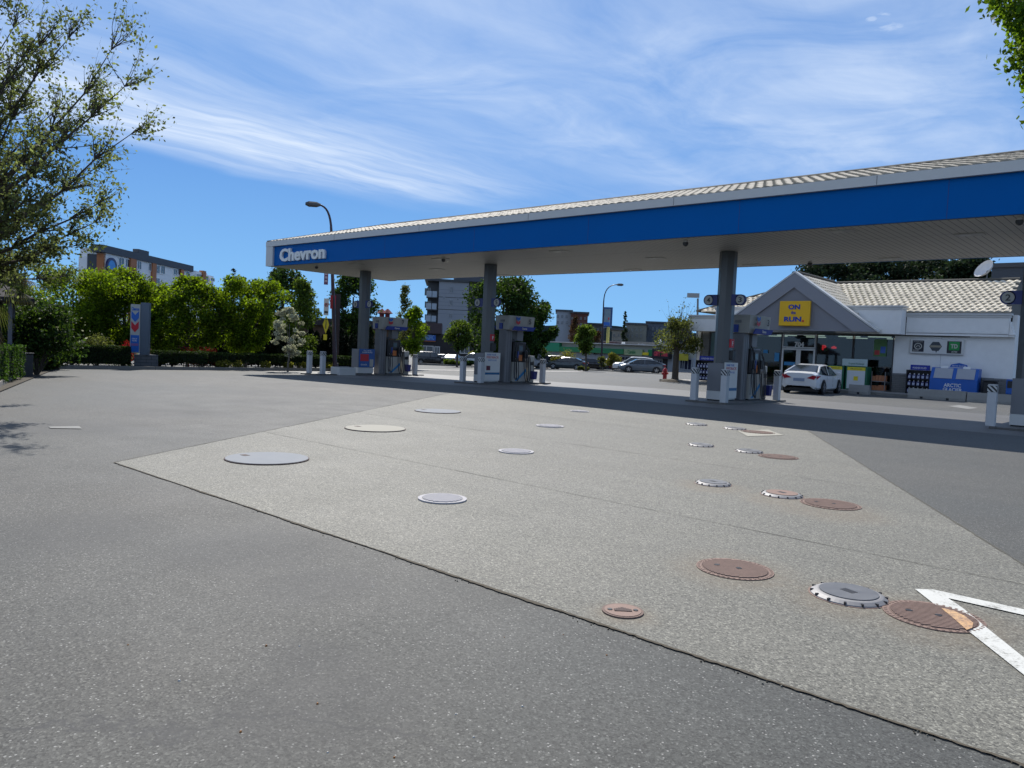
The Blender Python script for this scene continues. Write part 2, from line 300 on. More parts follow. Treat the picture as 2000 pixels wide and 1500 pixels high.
# ---------------------------------------------------------------- objects and mesh building
def tag(o, label=None, cat=None, group=None, kind=None):
    if label: o['label'] = label
    if cat: o['category'] = cat
    if group: o['group'] = group
    if kind: o['kind'] = kind
    return o
def empty(name, loc, label=None, cat=None, group=None, rz=0.0):
    o = bpy.data.objects.new(name, None); col.objects.link(o); o.location = loc; o.rotation_euler.z = rz
    o.empty_display_size = .3
    return tag(o, label, cat, group)
def wmat(o):
    m = Matrix.Translation(o.location) @ o.rotation_euler.to_matrix().to_4x4() @ Matrix.Diagonal((*o.scale, 1))
    return wmat(o.parent) @ m if o.parent else m
def copy_tree(o, parent=None):
    c = o.copy(); col.objects.link(c); c.parent = parent
    for ch in [x for x in bpy.data.objects if x.parent == o]: copy_tree(ch, c)
    return c
class MB:
    def __init__(s): s.v = []; s.f = []; s.m = []; s.mats = []
    def mi(s, m):
        if m not in s.mats: s.mats.append(m)
        return s.mats.index(m)
    def face(s, pts, m):
        n = len(s.v); s.v += [tuple(p) for p in pts]; s.f.append(tuple(range(n, n + len(pts)))); s.m.append(s.mi(m)); return s
    def box(s, x0, x1, y0, y1, z0, z1, m, M=None, ch=0.0):
        x0, x1 = min(x0, x1), max(x0, x1); y0, y1 = min(y0, y1), max(y0, y1); z0, z1 = min(z0, z1), max(z0, z1)
        k = s.mi(m); n = len(s.v)
        if ch:
            c = min(ch, (x1-x0)/3, (y1-y0)/3, (z1-z0)/3)
            P = []
            for zz, i in ((z0, c), (z0 + c, 0), (z1 - c, 0), (z1, c)):
                a, b, d, e = x0 + i, x1 - i, y0 + i, y1 - i
                P += [(a + c*(i == 0), d, zz), (b - c*(i == 0), d, zz), (b, d + c*(i == 0), zz), (b, e - c*(i == 0), zz),
                      (b - c*(i == 0), e, zz), (a + c*(i == 0), e, zz), (a, e - c*(i == 0), zz), (a, d + c*(i == 0), zz)]
            F = [tuple(range(7, -1, -1)), tuple(range(24, 32))]
            for r in range(3):
                for j in range(8): F.append((r*8 + j, r*8 + (j+1) % 8, r*8 + 8 + (j+1) % 8, r*8 + 8 + j))
        else:
            P = [(x0, y0, z0), (x1, y0, z0), (x1, y1, z0), (x0, y1, z0), (x0, y0, z1), (x1, y0, z1), (x1, y1, z1), (x0, y1, z1)]
            F = [(3, 2, 1, 0), (4, 5, 6, 7), (0, 1, 5, 4), (1, 2, 6, 5), (2, 3, 7, 6), (3, 0, 4, 7)]
        if M is not None: P = [tuple(M @ Vector(p)) for p in P]
        s.v += P; s.f += [tuple(i + n for i in f) for f in F]; s.m += [k]*len(F); return s
    def prism(s, poly, n, d, m):
        """poly (3-D points) pushed along n by d"""
        nn = Vector(n).normalized()*d; A = [Vector(p) for p in poly]; B = [p + nn for p in A]
        s.face(list(reversed(A)), m); s.face(B, m); L = len(A)
        for i in range(L): s.face([A[i], A[(i+1) % L], B[(i+1) % L], B[i]], m)
        return s
    def ring(s, pts, radii, m, seg=8, caps=True):
        """tube through pts with a radius per point"""
        k = s.mi(m); n0 = len(s.v); P = [Vector(p) for p in pts]; N = len(P)
        up = Vector((0, 0, 1)); prev = None
        for i, p in enumerate(P):
            t = (P[min(i+1, N-1)] - P[max(i-1, 0)]).normalized()
            if prev is None:
                a = t.cross(up); a = a.normalized() if a.length > .05 else Vector((1, 0, 0))
            else: a = (prev - t*prev.dot(t)).normalized()
            prev = a; b = t.cross(a)
            r = radii[i] if hasattr(radii, '__len__') else radii
            for j in range(seg):
                th = 2*math.pi*j/seg + math.pi/seg; s.v.append(tuple(p + a*(math.cos(th)*r) + b*(math.sin(th)*r)))
        for i in range(N-1):
            for j in range(seg):
                s.f.append((n0+i*seg+j, n0+i*seg+(j+1) % seg, n0+(i+1)*seg+(j+1) % seg, n0+(i+1)*seg+j)); s.m.append(k)
        if caps:
            s.f.append(tuple(n0+j for j in reversed(range(seg)))); s.m.append(k)
            s.f.append(tuple(n0+(N-1)*seg+j for j in range(seg))); s.m.append(k)
        return s
    def disc(s, c, r, h, m, seg=40, ax=(0, 0, 1), r2=None):
        a = Vector(ax).normalized(); c = Vector(c)
        return s.ring([c, c + a*h], [r, r2 if r2 is not None else r], m, seg)
    def build(s, name, parent=None, label=None, cat=None, group=None, kind=None, smooth=False):
        me = bpy.data.meshes.new(name); V = s.v
        o = bpy.data.objects.new(name, me); col.objects.link(o)
        if parent is not None:
            o.parent = parent; M = wmat(parent).inverted(); V = [tuple(M @ Vector(p)) for p in V]
        me.from_pydata(V, [], s.f)
        for m in s.mats: me.materials.append(m)
        me.polygons.foreach_set('material_index', s.m)
        if smooth:
            me.polygons.foreach_set('use_smooth', [True]*len(me.polygons))
            try: me.set_sharp_from_angle(angle=R(38))
            except Exception: pass
        me.update(); return tag(o, label, cat, group, kind)
class Frame:
    """upright plane through two ground points: s along it, d towards the viewer, z up"""
    def __init__(f, A, B):
        f.o = Vector((A[0], A[1], 0)); u = Vector((B[0]-A[0], B[1]-A[1], 0)); f.L = u.length; f.u = u.normalized()
        f.n = f.u.cross(Vector((0, 0, 1))).normalized()
        if f.n.dot(-f.o) < 0: f.n = -f.n
        f.M = Matrix(((f.u.x, f.n.x, 0, f.o.x), (f.u.y, f.n.y, 0, f.o.y), (0, 0, 1, 0), (0, 0, 0, 1)))
    def at(f, px, py, d=0.0):
        r = ray(px, py); o = f.o + f.n*d; t = (o.dot(f.n))/(r.dot(f.n)) if True else 0
        c = Vector((0, 0, CAM_H)); t = (o - c).dot(f.n)/r.dot(f.n); p = c + r*t
        return (p - f.o).dot(f.u), p.z
    def P(f, s, d, z): return f.o + f.u*s + f.n*d + Vector((0, 0, z))
    def box(f, mb, s0, s1, z0, z1, d0, d1, m): return mb.box(s0, s1, d0, d1, z0, z1, m, f.M)
    def pbox(f, mb, px0, py0, px1, py1, d0, d1, m, base=None):
        a, z1 = f.at(px0, py0, d1); b, z0 = f.at(px1, py1, d1)
        return f.box(mb, min(a, b), max(a, b), z0 if base is None else base, z1, d0, d1, m)
def text(name, s, mat, parent, org, u, v, w_, h_, depth=.02, bold=0.0, label=None):
    """lettering fitted into a w_ x h_ rectangle whose lower-left corner is org"""
    cu = bpy.data.curves.new(name, 'FONT'); cu.body = s; cu.size = 1; cu.offset = bold; cu.extrude = .5; cu.resolution_u = 3
    cu.space_line = .9; cu.align_x = 'CENTER'
    ob = bpy.data.objects.new(name, cu); col.objects.link(ob); dg = bpy.context.evaluated_depsgraph_get(); dg.update()
    me0 = bpy.data.meshes.new_from_object(ob.evaluated_get(dg)); V = np.array([x.co[:] for x in me0.vertices]); F = [tuple(p.vertices) for p in me0.polygons]
    bpy.data.objects.remove(ob); bpy.data.curves.remove(cu); bpy.data.meshes.remove(me0)
    mn, mx = V.min(0), V.max(0); u = Vector(u).normalized(); v = Vector(v).normalized(); n = u.cross(v); org = Vector(org)
    mb = MB(); mb.mi(mat)
    for p in V: mb.v.append(tuple(org + u*((p[0]-mn[0])/(mx[0]-mn[0])*w_) + v*((p[1]-mn[1])/(mx[1]-mn[1])*h_) + n*((p[2]-mn[2])/(mx[2]-mn[2])*depth)))
    mb.f = F; mb.m = [0]*len(F)
    return mb.build(name, parent, label)
def leaves(name, pts, size, mat, parent=None, seed=0, aspect=.6, up=.35, droop=0.0, **kw):
    """one small folded leaf per point"""
    rg = np.random.default_rng(seed); P = np.asarray(pts, float); n = len(P)
    a = rg.normal(size=(n, 3)); a[:, 2] -= droop; a /= np.linalg.norm(a, axis=1)[:, None]
    b = rg.normal(size=(n, 3)); b[:, 2] += up; b -= a*(a*b).sum(1)[:, None]; b /= np.linalg.norm(b, axis=1)[:, None]
    b = np.cross(a, b)
    s = size*rg.uniform(.6, 1.35, n)[:, None]
    V = np.empty((n, 4, 3)); V[:, 0] = P - a*s*.5; V[:, 1] = P + b*s*aspect*.5 + a*s*.05; V[:, 2] = P + a*s*.5; V[:, 3] = P - b*s*aspect*.5 + a*s*.05
    me = bpy.data.meshes.new(name); me.vertices.add(4*n); me.loops.add(4*n); me.polygons.add(n)
    o = bpy.data.objects.new(name, me); col.objects.link(o)
    V = V.reshape(-1, 3)
    if parent is not None:
        o.parent = parent; M = np.array(wmat(parent).inverted()); V = V @ M[:3, :3].T + M[:3, 3]
    me.vertices.foreach_set('co', V.ravel()); me.loops.foreach_set('vertex_index', np.arange(4*n))
    me.polygons.foreach_set('loop_start', np.arange(n)*4); me.materials.append(mat); me.update(calc_edges=True)
    return tag(o, **kw)
def blobs(rg, cents, rads, n, shell=.45, squash=.8):
    """n points spread through clumps"""
    C = np.array(cents, float); Rr = np.array(rads, float); w_ = Rr**2/np.sum(Rr**2); k = rg.choice(len(C), n, p=w_)
    d = rg.normal(size=(n, 3)); d /= np.linalg.norm(d, axis=1)[:, None]
    r = (shell + (1 - shell)*rg.random(n)**.6)*Rr[k]*(1 + np.clip(rg.normal(0, .16, n), -.3, .5)); d[:, 2] *= squash
    return C[k] + d*r[:, None]
def grow(rg, start, direc, length, r0, depth, mb, tips, mat, spread=.6, nsub=3, lift=.15, wob=.18, seg=5):
    """tapering limb with side limbs; records points along the outer limbs"""
    P = Vector(start); d = Vector(direc).normalized(); n = 5; pts = [P.copy()]; rad = [r0]
    for i in range(n):
        d = (d + Vector(rg.normal(0, wob, 3)) + Vector((0, 0, lift*.3))).normalized()
        P = P + d*(length/n); pts.append(P.copy()); rad.append(r0*(1 - .75*(i+1)/n))
    mb.ring(pts, rad, mat, seg if depth > 0 else 4, caps=False)
    if depth == 0: tips.extend(pts[1:]); return
    if depth == 1: tips.extend(pts[3:])
    for k in range(nsub):
        i = int(rg.integers(1, n)); q_ = pts[i]
        dd = (d + Vector(rg.normal(0, spread, 3))).normalized()
        grow(rg, q_, dd, length*rg.uniform(.45, .7), rad[i]*.6, depth-1, mb, tips, mat, spread, nsub, lift, wob, seg)
    grow(rg, pts[-1], d, length*.55, rad[-1], depth-1, mb, tips, mat, spread, nsub, lift, wob, seg)
def tree(name, loc, h, cr, n, leaf, lm, label, cat='tree', group=None, seed=1, trunk=.3, tr=.14, shape='round', nb=26, bm=bark, brad=.34, squash=.8, limbs=7, shell=.3):
    """trunk, limbs and a clumped crown; h total height, cr crown radius, trunk = share of height that is bare"""
    rg = np.random.default_rng(seed); x, y, z = loc; root = empty(name, loc, label, cat, group)
    mb = MB(); z0 = z + h*trunk
    mb.ring([(x, y, z - .15), (x, y, z + h*trunk*.5), (x + rg.normal(0, .05), y + rg.normal(0, .05), z0), (x, y, z + h*.75)], [tr*1.3, tr, tr*.85, tr*.3], bm, 8)
    C = []; Rr = []; ch = h*(1 - trunk)
    for i in range(nb):
        t = (i + rg.random())/nb; a = rg.uniform(0, 2*math.pi)
        if shape == 'round': prof = math.sin(math.pi*min(max(t*.92 + .06, 0), 1))**.6
        elif shape == 'cone': prof = (1 - t)**.8*.95 + .04
        elif shape == 'egg': prof = math.sin(math.pi*min(t**.75*.93 + .05, 1))**.7
        elif shape == 'vase': prof = (.45 + .75*t) if t < .7 else .98*math.sqrt(max(0, 1 - ((t - .7)/.34)**2)) + .1
        else: prof = 1
        rr = cr*brad*rg.uniform(.7, 1.25)*(1 if shape != 'cone' else .5 + .7*(1 - t)); q_ = max(prof*cr - rr*.55, 0)*rg.uniform(.55, 1.0)
        zz = z0 + ch*t; zz = min(zz, z + h - rr*squash*.8)
        C.append((x + math.cos(a)*q_, y + math.sin(a)*q_, zz)); Rr.append(rr)
    for i in rg.choice(len(C), min(limbs, len(C)), replace=False):
        c = C[i]; s_ = (x, y, z0 + (c[2] - z0)*.25)
        mid = [(s_[k] + c[k])/2 + rg.normal(0, .1) for k in range(3)]
        mb.ring([s_, mid, c], [tr*.45, tr*.28, tr*.1], bm, 5)
    mb.build('trunk', root)
    leaves('crown', blobs(rg, C, Rr, n, shell, squash), leaf, lm, root, seed)
    return root

# ================================================================ THE GROUND
def sheet(name, poly, dz, m, label=None, kind='structure', xs=(-18, -36)):
    """flat sheet following the ground, split where the slope changes"""
    mb = MB(); lo = min(p[0] for p in poly); hi = max(p[0] for p in poly)
    cuts = [lo] + sorted(x for x in (-163.8, -36, -18) if lo < x < hi) + [hi]
    def clip(P, x, keep_gt):
        out = []
        for i in range(len(P)):
            a, b = P[i], P[(i+1) % len(P)]; ia = (a[0] >= x) == keep_gt or a[0] == x; ib = (b[0] >= x) == keep_gt or b[0] == x
            if ia: out.append(a)
            if ia != ib:
                t = (x - a[0])/(b[0] - a[0]); out.append((x, a[1] + t*(b[1] - a[1])))
        return out
    for a, b in zip(cuts, cuts[1:]):
        Q = clip(clip([tuple(p[:2]) for p in poly], a, True), b, False)
        if len(Q) > 2: mb.face([(p[0], p[1], gz(p[0]) + dz) for p in Q], m)
    o = mb.build(name); o['kind'] = kind
    return o
ground = sheet('ground', [(-1500, -1200), (1400, -1200), (1400, 2400), (-1500, 2400)], 0, ASPH)
PADP = [(-9.66, 3.7), (1.15, 3.7), (-6.62, 17.7), (-18.5, 17.7)]
pad = sheet('concrete_apron', PADP, .004, PADM)
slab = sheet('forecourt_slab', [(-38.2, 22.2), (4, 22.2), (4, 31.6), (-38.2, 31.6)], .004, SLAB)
# joints in the apron and the ragged dirty gap along its near edge
rg0 = np.random.default_rng(5)
jm = pmat('joint_dark', (.085, .08, .065), .9, var=.3, vscale=6)
dirt = pmat('dirt_gap', (.075, .062, .042), .95, var=.4, vscale=9)
mb = MB()
def strip(mb, a, b, w0, m, dz=.008, jit=.4, step=.12):
    a = Vector((*a, 0)); b = Vector((*b, 0)); L = (b - a).length; u = (b - a)/L; nrm = Vector((-u.y, u.x, 0)); n = max(2, int(L/step)); pv = None
    for i in range(n + 1):
        p = a + u*(L*i/n); w1 = w0*(1 + jit*rg0.normal()); w2 = w0*(1 + jit*rg0.normal()); sh = nrm*(w0*jit*.4*rg0.normal())
        z = Vector((0, 0, gz(p.x) + dz)); cur = (p - nrm*max(w1, .1*w0)/2 + sh + z, p + nrm*max(w2, .1*w0)/2 + sh + z)
        if pv: mb.face([pv[0], cur[0], cur[1], pv[1]], m)
        pv = cur
def padx(y, side): return -9.66 - .631*(y - 3.7) if side == 0 else 1.15 - .555*(y - 3.7)
for y in (6.82, 10.45, 14.1): strip(mb, (padx(y, 0), y), (padx(y, 1), y), .008, jm, .008, .5, .25)
mb.build('apron_joints', kind='structure')
mb = MB(); pv = None; xx = -9.66; lf = 0.0; lf2 = 0.0
while xx < 1.3:
    lf = .93*lf + rg0.normal()*.0035; lf2 = .8*lf2 + rg0.normal()*.003
    w_ = max(.003, .007 + .6*lf + (.013 if xx > -4 else .006)*rg0.random()); y_ = 3.697 + lf2*.5
    cur = ((xx, y_ - w_, gz(xx) + .008), (xx, y_ + .006 + abs(lf2)*.5, gz(xx) + .008))
    if pv: mb.face([pv[0], cur[0], cur[1], pv[1]], dirt)
    pv = cur; xx += .03
for _ in range(90):
    xx = -8.6 + 9.8*rg0.random()**.6; yy_ = 3.69 - abs(rg0.normal())*.03; r_ = rg0.uniform(.003, .007); mb.ring([(xx, yy_, .001), (xx, yy_, .004 + r_*.5)], [r_, r_*.5], dirt if rg0.random() > .25 else PADM, 5)
strip(mb, (padx(3.7, 0), 3.7), (padx(17.7, 0), 17.7), .016, jm, .0085, .4); strip(mb, (1.15, 3.7), (-6.62, 17.7), .018, jm, .0085, .4)
mb.build('apron_edge_gap', kind='structure')
# painted marking at the right
mb = MB(); q_ = lambda *a: [G(*p, .012) for p in a]
mb.face(q_((1787, 1150), (1822, 1151), (2000, 1190), (2260, 1246), (2260, 1262), (2000, 1201), (1852, 1168)), lwhite)
mb.face(q_((1787, 1150), (1852, 1168), (1880, 1187), (1935, 1232), (2000, 1284), (2120, 1380), (2160, 1440), (2000, 1318), (1905, 1243)), lwhite)
mb.build('lane_marking', kind='structure')
# faded stall line by the shop
mb = MB(); mb.face([G(1850, 793, .01), G(1875, 791, .01), G(1912, 797, .01), G(1890, 799, .01)], fadep); mb.build('stall_marking', kind='structure')
mb = MB(); mb.face([G(95, 833, .01), G(155, 832, .01), G(160, 837, .01), G(98, 836, .01)], fadep); mb.build('faded_marking', kind='structure')
# stains and small debris on the foreground asphalt
chipm = pmat('pebble', (.50, .47, .42), .8, var=.3)
leafd = pmat('dry_leaf', (.30, .12, .03), .8)
mb = MB()
for px, py in [(985, 1245), (1100, 1240), (620, 1375), (520, 1262), (585, 1262), (770, 1480), (925, 1440), (890, 1395), (1185, 1280), (728, 1145), (640, 1470), (350, 1330), (1310, 1390), (250, 1260), (470, 1430), (1020, 1380)]:
    p = G(px, py); s_ = rg0.uniform(.003, .007); mb.ring([p, p + Vector((0, 0, s_))], [s_*1.2, s_*.6], chipm if rg0.random() > .2 else leafd, 5)
mb.build('gravel_specks', kind='stuff')

# ================================================================ COVERS IN THE FORECOURT
rust = pmat('rusty_iron', (.215, .145, .118), .75, metal=.25, var=.3, vscale=12, fine=.2)
rust2 = pmat('rust_mid', (.155, .105, .086), .8, metal=.2, var=.3, vscale=12)
rustd = pmat('rust_dark', (.07, .045, .04), .8, metal=.2, var=.3, vscale=12)
ironw = pmat('painted_lid_white', (.36, .35, .365), .75, var=.15, vscale=8)
lidg = pmat('lid_grey_blue', (.185, .20, .22), .8, var=.12, vscale=4, fine=.08)
lidc = pmat('lid_pale_concrete', (.32, .305, .255), .85, var=.12, vscale=4, fine=.1)
lidk = pmat('raised_lid_grey', (.13, .135, .145), .5, metal=.4, var=.2, vscale=10)
rimg = pmat('rim_steel_grey', (.24, .235, .235), .6, metal=.2, var=.2, vscale=10)
rsti = pmat('rust_stain', (.26, .20, .13), .8, var=.3, vscale=5)
def ribs(mb, c, r, n, m, ang, z, wfrac=.5, clipf=None):
    """raised bars across a round lid"""
    M = Matrix.Translation(c) @ Matrix.Rotation(ang, 4, 'Z'); p = 2*r/n
    for i in range(n):
        o_ = -r + p*(i + .5); L = math.sqrt(max(r*r - o_*o_, 0))*.97
        if L > .03: mb.box(-L, L, o_ - p*wfrac/2, o_ + p*wfrac/2, z, z + .006, m, M)
def cover(kind, px, py, wpx, label, name='manhole_cover', group=None):
    c = G(px, py); d = (G(px + wpx/2, py) - G(px - wpx/2, py)).length; r = d/2; c.z = gz(c.x)
    ro = empty(name, c, label, 'manhole cover' if name == 'manhole_cover' else 'tank cover', group)
    ang = rg0.uniform(-.2, .2)
    if kind == 'lid':
        MB().disc(c + Vector((0, 0, .005)), r, .012, rustd, 56).build('frame', ro)
        m = lidc if 'pale' in label else lidg
        MB().disc(c + Vector((0, 0, .006)), r*.975, .016, m, 56).build('lid', ro, smooth=False)
        a = c + Vector((-r*.62, -r*.25, .022)); MB().box(a.x - .06, a.x + .06, a.y - .04, a.y + .04, a.z - .004, a.z + .003, rustd).build('lifting_eye', ro)
    elif kind == 'white':
        MB().disc(c + Vector((0, 0, .005)), r, .014, ironw, 48).build('frame', ro)
        mb = MB(); mb.disc(c + Vector((0, 0, .006)), r*.86, .015, rimg, 48); ribs(mb, c, r*.85, 15, ironw, ang + R(35), .021, .62); mb.build('lid', ro)
    elif kind == 'rust':
        mb = MB(); mb.disc(c + Vector((0, 0, .005)), r, .006, rust, 56)
        for i in range(44):
            a = 2*math.pi*i/44; M = Matrix.Translation(c) @ Matrix.Rotation(a, 4, 'Z'); mb.box(r*.91, r*.975, -r*.025, r*.025, .010, .0135, rust2 if i % 2 else rust, M)
        mb.build('frame', ro)
        mb = MB(); mb.disc(c + Vector((0, 0, .006)), r*.87, .007, rustd if 'dark' in label else rust2, 48); ribs(mb, c, r*.86, 19, rust, ang + R(40), .0125, .55)
        for s_ in (-.45, .1): mb.disc(c + Vector((s_*r, s_*.3*r, .013)), .022, .0075, black, 12)
        mb.build('lid', ro)
    elif kind == 'raised':
        mb = MB(); mb.ring([c + Vector((0, 0, z)) for z in (.004, .014, .030, .034)], [r, r*.985, r*.87, r*.80], rimg, 48); mb.disc(c + Vector((0, 0, .003)), r*1.04, .004, rust, 48)
        for i in range(14):
            a = 2*math.pi*i/14; M = Matrix.Translation(c) @ Matrix.Rotation(a, 4, 'Z'); mb.box(r*.905, r*.992, -r*.026, r*.026, .008, .027, black, M)
        mb.build('frame', ro)
        mb = MB(); mb.disc(c + Vector((0, 0, .030)), r*.76, .010, lidk if 'pinkish' not in label else rust, 40)
        M = Matrix.Translation(c) @ Matrix.Rotation(ang - .5, 4, 'Z'); mb.box(-r*.2, r*.2, -r*.12, r*.12, .036, .0412, black, M); mb.build('lid', ro)
    elif kind == 'small':
        MB().disc(c + Vector((0, 0, .005)), r, .008, rust2, 40).build('frame', ro)
        mb = MB(); mb.disc(c + Vector((0, 0, .008)), r*.88, .008, rust, 40); M = Matrix.Translation(c) @ Matrix.Rotation(R(42), 4, 'Z')
        for k in (-1, 1):
            mb.disc(c + M.to_3x3() @ Vector((k*r*.62, 0, .014)), .016, .006, black, 10)
        for k in range(-3, 4): mb.box(k*r*.12 - .008, k*r*.12 + .008, -r*.22, r*.3 - abs(k)*.01, .015, .020, rustd, M)
        mb.build('lid', ro)
    return ro
cover('lid', 522, 897, 167, 'largest flat round grey lid near the left corner of the concrete apron')
cover('lid', 733, 838, 117, 'wide pale cream round lid on the apron, second from its left corner')
cover('lid', 855, 804, 84, 'wide blue grey round lid far back on the apron near the canopy shadow')
cover('white', 864, 976, 95, 'white ribbed round cover nearest the camera of the white row')
cover('white', 1008, 883, 66, 'white ribbed round cover second from the front of the white row')
cover('white', 1074, 833, 49, 'white ribbed round cover third from the front of the white row')
cover('white', 1132, 804, 31, 'smallest white round cover at the edge of the canopy shadow')
cover('rust', 1435, 1113, 138, 'reddish ribbed round cover standing alone in front of the three cover rows')
c_or = cover('rust', 1822, 1205, 165, 'rusty ribbed cover crossed by the orange and white painted line', group=None)
cover('rust', 1622, 986, 99, 'reddish ribbed cover beside a raised pinkish one in the middle of the apron')
cover('rust', 1520, 893, 64, 'faint flush ribbed cover behind the middle pair, two rows back')
conc_sq = [G(1440, 842), G(1460, 853), G(1530, 851), G(1500, 840)]
mb = MB(); mb.prism([p + Vector((0, 0, .0085)) for p in conc_sq], (0, 0, 1), .003, lidc); mb.build('concrete_patch', kind='structure')
cover('rust', 1480, 845, 54, 'dark ribbed cover set in a pale square patch by the canopy shadow')
for px, py, wd, lb in ((1657, 1165, 132, 'raised grey steel cover with rusty skirt beside the painted line cover'),
                       (1393, 946, 62, 'raised grey steel cover at the left of the middle row'),
                       (1527, 968, 70, 'raised pinkish steel cover touching the reddish ribbed one'),
                       (1369, 871, 43, 'raised grey cover at the left of the row two back from the middle'),
                       (1463, 883, 45, 'raised grey cover beside the faint flush ribbed cover'),
                       (1360, 830, 34, 'farthest raised cover at the left, next to the canopy shadow'),
                       (1435, 838, 36, 'farthest raised cover touching the pale square patch')):
    cover('raised', px, py, wd, lb, 'tank_cover', 'raised tank covers')
cover('small', 1216, 1196, 79, 'small reddish brown cap near the front edge of the apron')
# orange paint where the line crosses the rusty cover
orp = bpy.data.materials.new('orange_paint'); orp.use_nodes = True; t_ = NT(orp.node_tree); o_ = t_.new('ShaderNodeNewGeometry').outputs['Position']
f_ = t_.ramp(t_.math('ADD', t_.math('MULTIPLY', t_.noise(o_, 9, 4, .7), .5), t_.math('MULTIPLY', t_.noise(o_, 70, 3, .7), .5)), [(.40, 0), (.54, 1)])
t_.link(t_.mix(f_, (.24, .15, .11), t_.mix(t_.noise(o_, 6, 2), (.50, .26, .10), (.62, .42, .22))), t_.n['Principled BSDF'].inputs['Base Color']); t_.n['Principled BSDF'].inputs['Roughness'].default_value = .7
mb = MB(); mb.face([G(*p, .021) for p in ((1838, 1187), (1862, 1192), (1885, 1203), (1901, 1216), (1899, 1226), (1888, 1230), (1868, 1212))], orp)
mb.build('line_paint', c_or)
# ================================================================ TILED ROOF SURFACE
def tiles(mb, org, u, v, nu, nv, tw, th, umin, umax, m, lift=.045):
    """barrel tiles on a slope: org lower-left, u along the eave, v up the slope; umin/umax(row share 0..1) clip each course"""
    org = Vector(org); u = Vector(u).normalized(); v = Vector(v).normalized(); n = u.cross(v).normalized(); k = mb.mi(m)
    prof = [(0, 0), (.18, .6), (.4, 1.0), (.62, .75), (.82, .2), (1.0, 0)]
    for r in range(nv):
        a, b = umin((r + .5)/nv), umax((r + .5)/nv)
        for c in range(nu):
            x0 = c*tw + (tw*.5 if r % 2 else 0)
            if x0 < a or x0 + tw > b: continue
            base = org + u*x0 + v*(r*th); h = tw*(.2 if lift > .03 else .12); i0 = len(mb.v)
            jz = random.uniform(-.006, .006)
            for t, z in prof:
                mb.v.append(tuple(base + u*(t*tw) + n*(lift + jz + z*h))); mb.v.append(tuple(base + u*(t*tw) + v*(th*1.12) + n*(.004 + jz + z*h)))
                mb.v.append(tuple(base + u*(t*tw) + n*.0))
            for j in range(len(prof) - 1):
                p = i0 + j*3; mb.f.append((p, p+3, p+4, p+1)); mb.m.append(k); mb.f.append((p+2, p+5, p+3, p)); mb.m.append(k)
    return mb

# ================================================================ CANOPY
CX0, CX1, CY0, CY1 = -37.2, .2, 21.68, 30.1
COLX = (-33.45, -24.25, -12.65, -3.5)
can = empty('station_canopy', (-18.5, 25.9, 0), 'long fuel station canopy with blue band, tiled roof and four grey columns', 'canopy')
mb = MB()
mb.box(CX0 + .65, CX1 - .02, CY0 + .12, CY0 + .24, 5.335, 6.335, blue); mb.box(CX0 + .65, CX1 - .02, CY1 - .24, CY1 - .12, 5.335, 6.335, blue)
for x in np.arange(CX0 + 4.2, CX1, 5.6): mb.box(x, x + .012, CY0 + .117, CY0 + .121, 5.34, 6.33, dblue)
mb.build('fascia', can)
mb = MB()
mb.box(CX0, CX1, CY0, CY0 + .3, 6.34, 6.6, trimg); mb.box(CX0, CX1, CY1 - .3, CY1, 6.34, 6.6, trimg)
mb.box(CX0, CX0 + .647, CY0 + .02, CY0 + .3, 5.32, 6.338, trimg); mb.box(CX0, CX0 + .647, CY1 - .3, CY1 - .02, 5.32, 6.338, trimg)
mb.box(CX0 + .002, CX0 + .3, CY0 + .303, CY1 - .303, 5.322, 6.598, trimg); mb.box(CX1 - .3, CX1 - .002, CY0 + .303, CY1 - .303, 5.322, 6.598, trimg)
for x in np.arange(CX0 + 6.1, CX1, 6.1): mb.box(x, x + .02, CY0 - .004, CY0 + .001, 6.35, 6.59, midg)
mb.build('trim', can)
mb = MB(); mb.box(CX0 + .3, CX1 - .3, CY0 + .3, CY1 - .3, 5.33, 5.42, soffm)
mb.box(CX0 + .65, CX1 - .03, CY0 + .125, CY0 + .297, 5.338, 5.36, trimg); mb.build('soffit', can)
# hip roof
RY = (CY0 + CY1)/2; RZ = 7.76; run = RY - CY0; sl = math.hypot(run, RZ - 6.6); W = CX1 - CX0
mb = MB()
P = lambda x, y, z: (x, y, z)
A0, A1, A2, A3 = (CX0 + .05, CY0 + .05, 6.6), (CX1, CY0 + .05, 6.6), (CX1, CY1 - .05, 6.6), (CX0 + .05, CY1 - .05, 6.6)
B0, B1 = (CX0 + run, RY, RZ), (CX1, RY, RZ)
dktile = pmat('roof_underlay', (.12, .11, .09), .8)
mb.face([A0, A1, B1, B0], dktile); mb.face([A2, A3, B0, B1], dktile); mb.face([A3, A0, B0], dktile); mb.face([A1, A2, B1], dktile)
tw, th = .30, .345; nv = int(sl/th)
tiles(mb, (CX0, CY0 + .03, 6.605), (1, 0, 0), (0, run, RZ - 6.6), int(W/tw) + 1, nv, tw, th, lambda t: t*run - .1, lambda t: W, tilec, .015)
tiles(mb, (CX0 - .02, CY1, 6.605), (0, -1, 0), (run, 0, RZ - 6.6), int((CY1 - CY0)/tw) + 1, nv, tw, th, lambda t: t*run, lambda t: 2*run - t*run, tilec)
mb.ring([A0, B0], .07, dktile, 8); mb.ring([A3, B0], .07, dktile, 8); mb.ring([B0, B1], .08, dktile, 8)
mb.build('tiled_roof', can)
text('lettering', 'Chevron', pmat('letter_white', (.80, .80, .76), .4, var=.03), can, (-35.86, CY0 + .11, 5.50), (1, 0, 0), (0, 0, 1), 4.02, .66, .10, .035)
